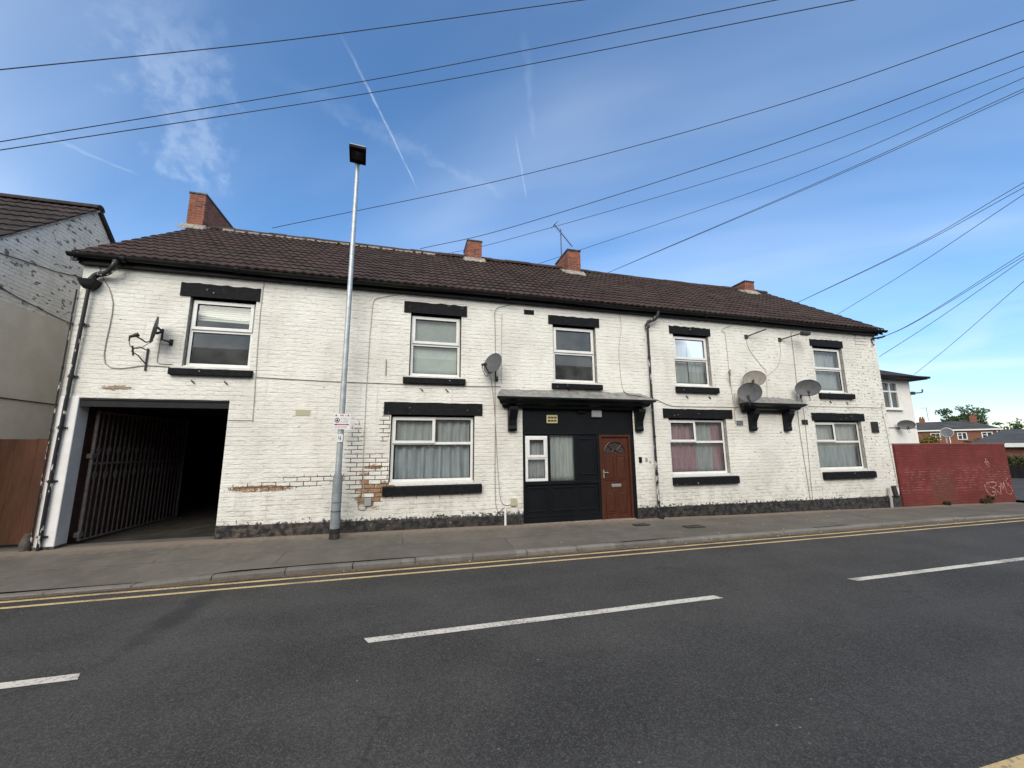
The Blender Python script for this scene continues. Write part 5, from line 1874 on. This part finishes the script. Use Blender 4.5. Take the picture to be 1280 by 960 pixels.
# ================================================================== RIGHT HAND BACKGROUND
wh = empty('white_house', (20, 4, 0), 'white rendered house with hipped dark roof behind the red wall', 'house')
WX0, WX1, WY0, WY1, WZ = 15.6, 22.45, 4.0, 10.5, 4.62
m = MB()
hx0, hx1, hz0, hz1 = 20.2, 21.62, 3.26, 4.50
m.quad((WX0, WY0, -0.3), (hx0, WY0, -0.3), (hx0, WY0, WZ), (WX0, WY0, WZ))
m.quad((hx1, WY0, -0.3), (WX1, WY0, -0.3), (WX1, WY0, WZ), (hx1, WY0, WZ))
m.quad((hx0, WY0, -0.3), (hx1, WY0, -0.3), (hx1, WY0, hz0), (hx0, WY0, hz0))
m.quad((hx0, WY0, hz1), (hx1, WY0, hz1), (hx1, WY0, WZ), (hx0, WY0, WZ))
m.quad((WX1, WY0, -0.3), (WX1, WY1, -0.3), (WX1, WY1, WZ), (WX1, WY0, WZ))
m.quad((WX0, WY0, -0.3), (WX0, WY1, -0.3), (WX0, WY1, WZ), (WX0, WY0, WZ))
m.quad((WX0, WY1, -0.3), (WX1, WY1, -0.3), (WX1, WY1, WZ), (WX0, WY1, WZ))
m.build('wall', M_white_render, wh)
m = MB()
ov = 0.45
a, b, c_, d_ = (WX0 - ov, WY0 - ov, WZ + 0.08), (WX1 + ov, WY0 - ov, WZ + 0.08), (WX1 + ov, WY1 + ov, WZ + 0.08), (WX0 - ov, WY1 + ov, WZ + 0.08)
ym_ = (WY0 + WY1) / 2
e_, f_ = (WX0 + 2.6, ym_, WZ + 1.75), (WX1 - 2.6, ym_, WZ + 1.75)
m.add([a, b, c_, d_, e_, f_], [(0, 1, 5, 4), (1, 2, 5), (2, 3, 4, 5), (3, 0, 4)])
rf2 = m.build('roof', M_tile_left, wh)
m = MB()
m.box(WX0 - ov, WX1 + ov, WY0 - ov, WY1 + ov, WZ - 0.02, WZ + 0.078)
m.build('soffit', M_gutter, rf2)
m = MB()
m.tube([(WX0 - ov, WY0 - ov - 0.04, WZ + 0.06), (WX1 + ov + 0.05, WY0 - ov - 0.04, WZ + 0.06)], 0.055, 8)
m.build('gutter', M_gutter, rf2)
m = MB()
bars(m, hx0, hx1, hz0, hz1, 0.07, WY0 - 0.01, WY0 + 0.08)
m.box((hx0 + hx1) / 2 + 0.15, (hx0 + hx1) / 2 + 0.23, WY0 - 0.008, WY0 + 0.078, hz0 + 0.07, hz1 - 0.07)
m.box((hx0 + hx1) / 2 - 0.35, (hx0 + hx1) / 2 - 0.27, WY0 - 0.008, WY0 + 0.078, hz0 + 0.07, hz1 - 0.07)
m.box(hx0 + 0.07, hx1 - 0.07, WY0 - 0.006, WY0 + 0.07, 4.02, 4.09)
m.box(hx0 - 0.08, hx1 + 0.08, WY0 - 0.12, WY0 - 0.011, hz0 - 0.06, hz0 + 0.01)
wn = m.build('window', M_upvc, wh)
m = MB()
m.quad((hx0, WY0 + 0.05, hz0), (hx1, WY0 + 0.05, hz0), (hx1, WY0 + 0.05, hz1), (hx0, WY0 + 0.05, hz1))
m.build('pane', M_glass, wn)
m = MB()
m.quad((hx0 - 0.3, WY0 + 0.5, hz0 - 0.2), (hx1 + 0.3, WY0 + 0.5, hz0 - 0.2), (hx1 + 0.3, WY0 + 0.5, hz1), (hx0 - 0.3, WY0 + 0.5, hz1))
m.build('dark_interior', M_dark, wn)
m = MB()
m.tube([(WX0, WY0 - 0.02, 2.42), (WX1, WY0 - 0.02, 2.42)], 0.014, 5)
m.build('wall_cable', M_cable_dark, wh)
m = MB()
m.tube(smooth_path([(WX1, WY0 - 0.02, 4.02), (WX1 + 0.25, WY0 - 0.15, 4.02), (WX1 + 0.40, WY0 - 0.2, 4.05), (WX1 + 0.44, WY0 - 0.2, 4.18)], 4), 0.03, 6)
m.box(WX1 - 0.03, WX1 + 0.14, WY0 - 0.09, WY0 - 0.005, 3.94, 4.08)
m.build('cable_arm', M_metal_dark, wh)
dish((21.30, 4.0, 2.40), (21.22, 3.66, 2.53), 0.29, 0.20, M_dishdark, 'grey satellite dish on the white rendered house behind the red wall', dd=Vector((-0.70, -0.60, 0.05)), armlen=0.8)

# round sign on a pole behind the red wall
rs = empty('round_sign', (22.43, 3, -0.2), 'round grey sign on a thin pole rising behind the red wall', 'sign')
MB().tube([(22.43, 3.04, -0.3), (22.43, 3.04, 2.32)], 0.025, 8).build('pole', M_galv, rs, smooth=True)
F = frame_to(Vector((-0.82, -0.55, 0.03)))
cc = Vector((22.43, 2.98, 2.17))
m = MB()
for (rr_, dz_) in ((0.19, 0.0),):
    ringp = [cc + F @ Vector((rr_ * math.cos(2 * PI * t / 28), rr_ * math.sin(2 * PI * t / 28), 0)) for t in range(28)]
    rb = [p - F @ Vector((0, 0, 0.03)) for p in ringp]
    m.add([tuple(p) for p in ringp + rb], [tuple(range(28)), tuple(range(55, 27, -1))] + [(i, (i + 1) % 28, 28 + (i + 1) % 28, 28 + i) for i in range(28)])
m.build('plate', mat('grey_sign_back', rough=0.35, metal=0.3, fn=speck((0.16, 0.17, 0.18), 0.5, 3)), rs)
m = MB()
m.tube([cc + F @ Vector((0.19 * math.cos(2 * PI * t / 28), 0.19 * math.sin(2 * PI * t / 28), 0.0)) for t in range(29)], 0.02, 6, cap=False)
m.build('rim', M_galv, rs, smooth=True)


def at(az, r):
    return Vector((r * math.sin(R(az)), -8.6 + r * math.cos(R(az)), 0))


# brick semis far behind, facing the street corner
def brick_house(az0, az1, r, ze, zr, label):
    A, B = at(az0, r), at(az1, r)
    u = (B - A).normalized()
    L = (B - A).length
    v = Vector((-u.y, u.x, 0))
    if v.dot(A) < 0:
        v = -v
    root = empty('brick_house', A + u * L / 2, label, 'house')
    def W(x, y, z):
        p = A + u * x + v * y
        return (p.x, p.y, z)
    def hx(m, x0, x1, y0, y1, z0, z1):
        m.hexa([W(x0, y0, z0), W(x1, y0, z0), W(x1, y1, z0), W(x0, y1, z0), W(x0, y0, z1), W(x1, y0, z1), W(x1, y1, z1), W(x0, y1, z1)])
    m = MB()
    hx(m, 0, L, 0, 7, -0.3, ze)
    m.build('wall', M_farbrick, root)
    o = 0.35
    m = MB()
    m.add([W(-o, -o, ze), W(L + o, -o, ze), W(L + o, 7 + o, ze), W(-o, 7 + o, ze), W(-o, 3.5, zr), W(L - 3.4, 3.5, zr)], [(0, 1, 5, 4), (1, 2, 5), (2, 3, 4, 5), (3, 0, 4), (0, 1, 2, 3)])
    rf = m.build('roof', M_slate, root)
    m = MB()
    hx(m, -o, L + o, -o - 0.06, -o - 0.001, ze - 0.22, ze + 0.02)
    m.build('fascia', M_upvc, root)
    for (x, w_, h_) in ((1.3, 0.8, 1.0), (7.9, 0.9, 1.1)):
        m = MB()
        hx(m, x, x + w_, 2.9, 3.8, ze + 1.0, zr + h_ * 0.75)
        c = m.build('chimney', M_farbrick, rf)
        m = MB()
        for q in (0.25, 0.6):
            p = W(x + q * w_ / 0.85, 3.3, zr + h_ * 0.75)
            m.tube([p, (p[0], p[1], p[2] + 0.35)], 0.12, 8)
        m.build('chimney_pots', M_farbrick, c)
    for (x0, x1, nm) in ((2.6, 3.9, 2), (6.0, 7.2, 2), (8.9, 10.2, 2)):
        m = MB()
        z0, z1 = ze - 1.85, ze - 0.55
        hx(m, x0, x1, -0.06, -0.005, z1 - 0.12, z1)
        hx(m, x0, x1, -0.06, -0.005, z0, z0 + 0.12)
        for q in (x0, (x0 + x1) / 2 - 0.06, x1 - 0.12):
            hx(m, q, q + 0.12, -0.058, -0.004, z0 + 0.12, z1 - 0.12)
        hx(m, x0 + 0.12, (x0 + x1) / 2 - 0.06, -0.056, -0.004, z0 + 0.75, z0 + 0.83)
        wn = m.build('window', M_upvc, root)
        m = MB()
        m.quad(W(x0, -0.02, z0), W(x1, -0.02, z0), W(x1, -0.02, z1), W(x0, -0.02, z1))
        m.build('pane', M_dark, wn)
    m = MB()
    for q in (5.0, L - 0.4):
        m.tube([W(q, -0.06, 0), W(q, -0.06, ze - 0.2)], 0.07, 6)
    m.build('downpipe', M_upvc, root)
    p = W(2.6, 3.4, zr + 0.3)
    m = MB().tube([p, (p[0], p[1], p[2] + 2.6)], 0.04, 5)
    m.tube([(p[0], p[1], p[2] + 2.5), (p[0] - 0.5, p[1] + 0.6, p[2] + 2.5)], 0.04, 5)
    m.build('aerial', M_metal_dark, rf)
    return root


brick_house(60.2, 66.0, 110, 4.45, 6.15, 'red brick semi detached house with slate roof far beyond the red wall')


def tree(name, base, h, crown_r, lean, n, ls, mt, label, seed, cat='tree'):
    random.seed(seed)
    root = empty(name, base, label, cat)
    b = Vector(base)
    m = MB()
    m.tube([b, b + Vector((0.1, 0, h * 0.35)), b + Vector((0.2, 0.1, h * 0.62))], [h * 0.035, h * 0.026, h * 0.014], 8)
    tips = []
    for k in range(12):
        a = 2 * PI * k / 12 + random.uniform(-0.3, 0.3)
        s = b + Vector((0.1, 0, h * random.uniform(0.32, 0.55)))
        e = b + Vector((crown_r * 0.72 * math.cos(a), crown_r * 0.72 * math.sin(a), h * random.uniform(0.55, 0.92)))
        m.tube([s, (s + e) / 2 + Vector((0, 0, h * 0.05)), e], [h * 0.012, h * 0.008, h * 0.004], 5)
        tips.append(e)
        tips.append((s + e) / 2 + Vector((random.uniform(-1, 1), random.uniform(-1, 1), h * 0.08)))
    m.build('trunk', M_bark, root, smooth=True)
    m = MB()
    for t in tips:
        r = crown_r * random.uniform(0.20, 0.34)
        leaf_cloud(m, t, r * 1.25, r * 1.25, r * 0.7, n // len(tips), ls)
    m.build('crown', mt, root)
    random.seed(11)
    return root


p = at(63.9, 126)
tree('broadleaf_tree', (p.x, p.y, -0.2), 10.3, 3.7, 0, 2600, 0.26, M_leaf, 'spreading green tree rising behind the brick house roof', 5)
p = at(60.9, 60)
tree('shrub', (p.x, p.y, -0.2), 3.1, 1.3, 0, 900, 0.13, M_leaf_autumn, 'yellow green bush between the white house and the brick house', 8, 'bush')
p = at(64.4, 60)
tree('shrub', (p.x, p.y, -0.2), 2.6, 0.9, 0, 600, 0.12, M_leaf_hedge, 'small dark bush in front of the brick house', 9, 'bush')
p = at(66.6, 150)
tree('broadleaf_tree', (p.x, p.y, -0.2), 8.0, 2.6, 0, 500, 0.3, M_leaf, 'distant small dark tree at the far right edge beyond the rooftops', 12)

# low outbuilding with white fascia, hedge and dark fence across the side street
r0 = 37
A, B = at(65.6, r0 - 6.5), at(71.5, r0 - 4.0)
A, B = at(64.0, 35.5), at(71.0, 35.5)
u = (B - A).normalized()
v = Vector((-u.y, u.x, 0))
if v.dot(A) < 0:
    v = -v
L = (B - A).length


def W(x, y, z):
    p = A + u * x + v * y
    return (p.x, p.y, z)


def hx(m, x0, x1, y0, y1, z0, z1):
    m.hexa([W(x0, y0, z0), W(x1, y0, z0), W(x1, y1, z0), W(x0, y1, z0), W(x0, y0, z1), W(x1, y0, z1), W(x1, y1, z1), W(x0, y1, z1)])


ob = empty('outbuilding', A + u * L / 2 + v * 2, 'low brick outbuilding with white fascia and tiled roof at the far right', 'building')
m = MB()
hx(m, 0.3, L, 0.5, 5, -0.4, 1.55)
m.build('wall', M_farbrick, ob)
m = MB()
hx(m, 0.0, L, 0.16, 0.22, 1.50, 1.72)
m.build('fascia', M_upvc, ob)
m = MB()
m.add([W(0.0, 0.22, 1.735), W(L, 0.22, 1.735), W(L, 3.0, 2.55), W(1.3, 3.0, 2.55), W(0, 5.4, 1.735), W(L, 5.4, 1.735)], [(0, 1, 2, 3), (3, 2, 5, 4), (0, 3, 4)])
m.build('roof', M_slate, ob)
df = empty('dark_fence', A + u * 3.0 - v * 1.0, 'dark panel fence under a hedge at the far right beyond the wall', 'fence')
m = MB()
x = -0.2
while x < L:
    hx(m, x, min(x + 0.14, L), -0.55, -0.52, -0.3, 0.50)
    x += 0.15
m.build('boards', M_darkest, df)
m = MB()
for q in (-0.2, 1.5, 3.2):
    hx(m, q, q + 0.1, -0.51, -0.42, -0.3, 0.54)
m.build('posts', M_darkest, df)
hg = empty('hedge', A + u * 3.0, 'clipped green hedge showing above the dark fence at the far right', 'hedge')
m = MB()
for q in range(17):
    p = A + u * (0.0 + q * 0.28) - v * 0.1
    leaf_cloud(m, (p.x, p.y, 0.70), 0.35, 0.35, 0.40, 150, 0.07)
m.build('leaves', M_leaf_hedge, hg)

# houses across the road, behind the camera: they close the street and show in the window panes
opp = empty('opposite_terrace', (4, -17, 0), 'brick terrace across the road, seen only as a dark reflection in the windows', 'terrace')
m = MB()
m.box(-14, 26, -24, -17, -0.3, 4.9)
m.build('wall', M_farbrick, opp)
m = MB()
m.prism([(-24.3, 4.9), (-16.7, 4.9), (-20.5, 8.3)], 'x', -14.2, 26.2)
rfo = m.build('roof', M_slate, opp)
for q in (-9, -1, 7, 15, 23):
    m = MB()
    m.box(q, q + 0.9, -20.9, -20.1, 7.6, 9.4)
    m.build('chimney', M_farbrick, rfo)
for q in range(-13, 25, 4):
    for zz in (0.9, 3.1):
        m = MB()
        bars(m, q, q + 1.3, zz, zz + 1.3, 0.09, -17.0, -16.95)
        wn = m.build('window', M_upvc, opp)
        m = MB()
        m.quad((q, -16.985, zz), (q + 1.3, -16.985, zz), (q + 1.3, -16.985, zz + 1.3), (q, -16.985, zz + 1.3))
        m.build('pane', M_dark, wn)

# ================================================================== OVERHEAD WIRES
WIRES = {
    'R1': [(-4.76, 5.63, 9.23), (3.15, 2.98, 10.71), (9.85, -0.9, 11.37), (13.35, -4.37, 11.24)],
    'R2': [(0.25, 5.9, 9.26), (3.35, 3.75, 9.37), (9.78, -0.81, 10.2), (13.32, -4.28, 10.5)],
    'R3': [(1.16, 5.85, 9.12), (3.4, 3.95, 9.05), (9.98, -0.58, 9.85), (13.3, -4.23, 10.14)],
    'R4': [(4.65, 4.82, 8.64), (10.85, -0.57, 9.55), (13.48, -4.14, 9.99)],
    'R5': [(7.05, 4.07, 8.15), (11.78, -1.03, 9.44), (13.75, -4.01, 9.9)],
    'R5b': [(7.05, 4.07, 8.15), (11.77, -1.02, 9.39), (13.66, -4.03, 9.78)],
    'R6': [(14.85, 3.25, 7.24), (15.1, -0.79, 7.77), (15.07, -3.22, 8.27)],
    'R6b': [(14.85, 3.25, 7.24), (15.1, -0.79, 7.73), (15.06, -3.2, 8.14)],
    'R7': [(16.46, 2.76, 6.76), (15.5, -0.48, 7.24), (15.05, -3.18, 7.96)],
    'R8': [(14.21, -0.02, 4.94), (14.67, -0.83, 5.34), (15.92, -2.63, 6.74)],
    'R8b': [(14.21, -0.02, 4.94), (14.67, -0.83, 5.32), (15.91, -2.62, 6.65)],
    'R9': [(14.2, 0.0, 4.38), (14.84, -1.16, 5.25), (15.91, -2.61, 6.57)],
    'R10': [(21.91, 3.45, 4.78), (20.69, 1.44, 5.58), (18.69, -1.47, 6.74)],
    'L1': [(-7.98, 0.36, 9.06), (-3.05, 0.61, 11.57), (4.13, -0.83, 13.31)],
    'L2': [(-9.15, 2.0, 8.59), (-0.89, 1.86, 12.41), (8.29, -2.66, 12.32)],
    'L3': [(-9.13, 2.01, 8.39), (0.23, 1.9, 12.53), (9.16, -3.67, 11.29)],
}
WL = {
    'R1': 'highest of the wires from the upper right down behind the roof near the lamp post',
    'R2': 'second highest overhead wire sloping from upper right to the ridge left of two chimneys',
    'R3': 'third overhead wire from the top, passing just left of the television aerial',
    'R4': 'overhead wire that meets the ridge at the chimney carrying the aerial',
    'R5': 'upper strand of the twin wire meeting the ridge right of the aerial chimney',
    'R5b': 'lower strand of the twin wire meeting the ridge right of the aerial chimney',
    'R6': 'upper strand of the twin wire dropping behind the right end of the roof',
    'R6b': 'lower strand of the twin wire dropping behind the right end of the roof',
    'R7': 'single wire just right of the twin wire, passing the roof end',
    'R8': 'upper strand of the wires fixed at the eaves corner of the white building',
    'R8b': 'second strand of the wires fixed at the eaves corner of the white building',
    'R9': 'lowest wire fixed to the right edge of the white wall below the eaves',
    'R10': 'lone wire sloping down to the eaves of the white rendered house',
    'L1': 'topmost of the three wires crossing the sky above the street lamp',
    'L2': 'middle of the three wires crossing the sky above the street lamp',
    'L3': 'lowest of the three wires crossing the sky just above the street lamp',
}
for k_, pts in WIRES.items():
    pts = [Vector(p) for p in pts]
    if k_[0] == 'R':
        pts = pts + [pts[-1] + (pts[-1] - pts[-2]).normalized() * 5]
    else:
        pts = [pts[0] - (pts[1] - pts[0]).normalized() * 5] + pts + [pts[-1] + (pts[-1] - pts[-2]).normalized() * 6]
    r = 0.0105 if k_ in ('L1', 'L2', 'L3', 'R1', 'R2') else 0.0078
    o = MB().tube(smooth_path(pts, 12), r, 6).build('overhead_wire', M_wire, smooth=True)
    tag(o, WL[k_], 'wire', 'overhead wires')

# small cast covers let into the pavement
for (X, Yc, wx, wy, lb) in ((5.05, -0.62, 0.36, 0.16, 'small dark utility cover in the pavement just in front of the brown door'),
                            (6.05, -1.05, 0.42, 0.22, 'dark utility cover in the pavement between the downpipe and the kerb')):
    yy = (Yc - KY) / (0 - KY)
    z = zk(X) + (zw(X) - zk(X)) * yy + 0.004
    root = empty('utility_cover', (X, Yc, z), lb, 'cover', 'utility covers in the pavement')
    m = MB()
    bars(m, X - wx / 2, X + wx / 2, Yc - wy / 2, Yc + wy / 2, 0.018, -0.01, 0.01)
    m.v = [(a, b_z, z + (b_y + 0.0)) for a, b_y, b_z in m.v]
    m.build('frame', M_metal_dark, root)
    m = MB()
    m.box(X - wx / 2 + 0.02, X + wx / 2 - 0.02, Yc - wy / 2 + 0.02, Yc + wy / 2 - 0.02, z - 0.02, z + 0.006)
    m.build('lid', M_plinth, root)

# ================================================================== SMALL LITTER
random.seed(3)
m = MB()
for _ in range(46):
    X = random.uniform(-3, 14)
    Yp = random.choice((random.uniform(-0.30, -0.06), random.uniform(-1.85, -0.1), random.uniform(-2.05, -1.97)))
    if Yp < -1.9:
        z = ZR + 0.016
    else:
        yy = (Yp - KY) / (0 - KY)
        z = zk(X) + (zw(X) - zk(X)) * yy + 0.012
    s = random.uniform(0.006, 0.017)
    a = random.uniform(0, 6.28)
    m.hexa([(X + s * math.cos(a + t) * (1.4 if i % 2 else 1), Yp + s * math.sin(a + t), z + dz_) for dz_ in (-0.008, 0.006) for i, t in enumerate((0, 1.5, 3.1, 4.7))])
tag(m.build('litter', M_litter), kind='stuff')
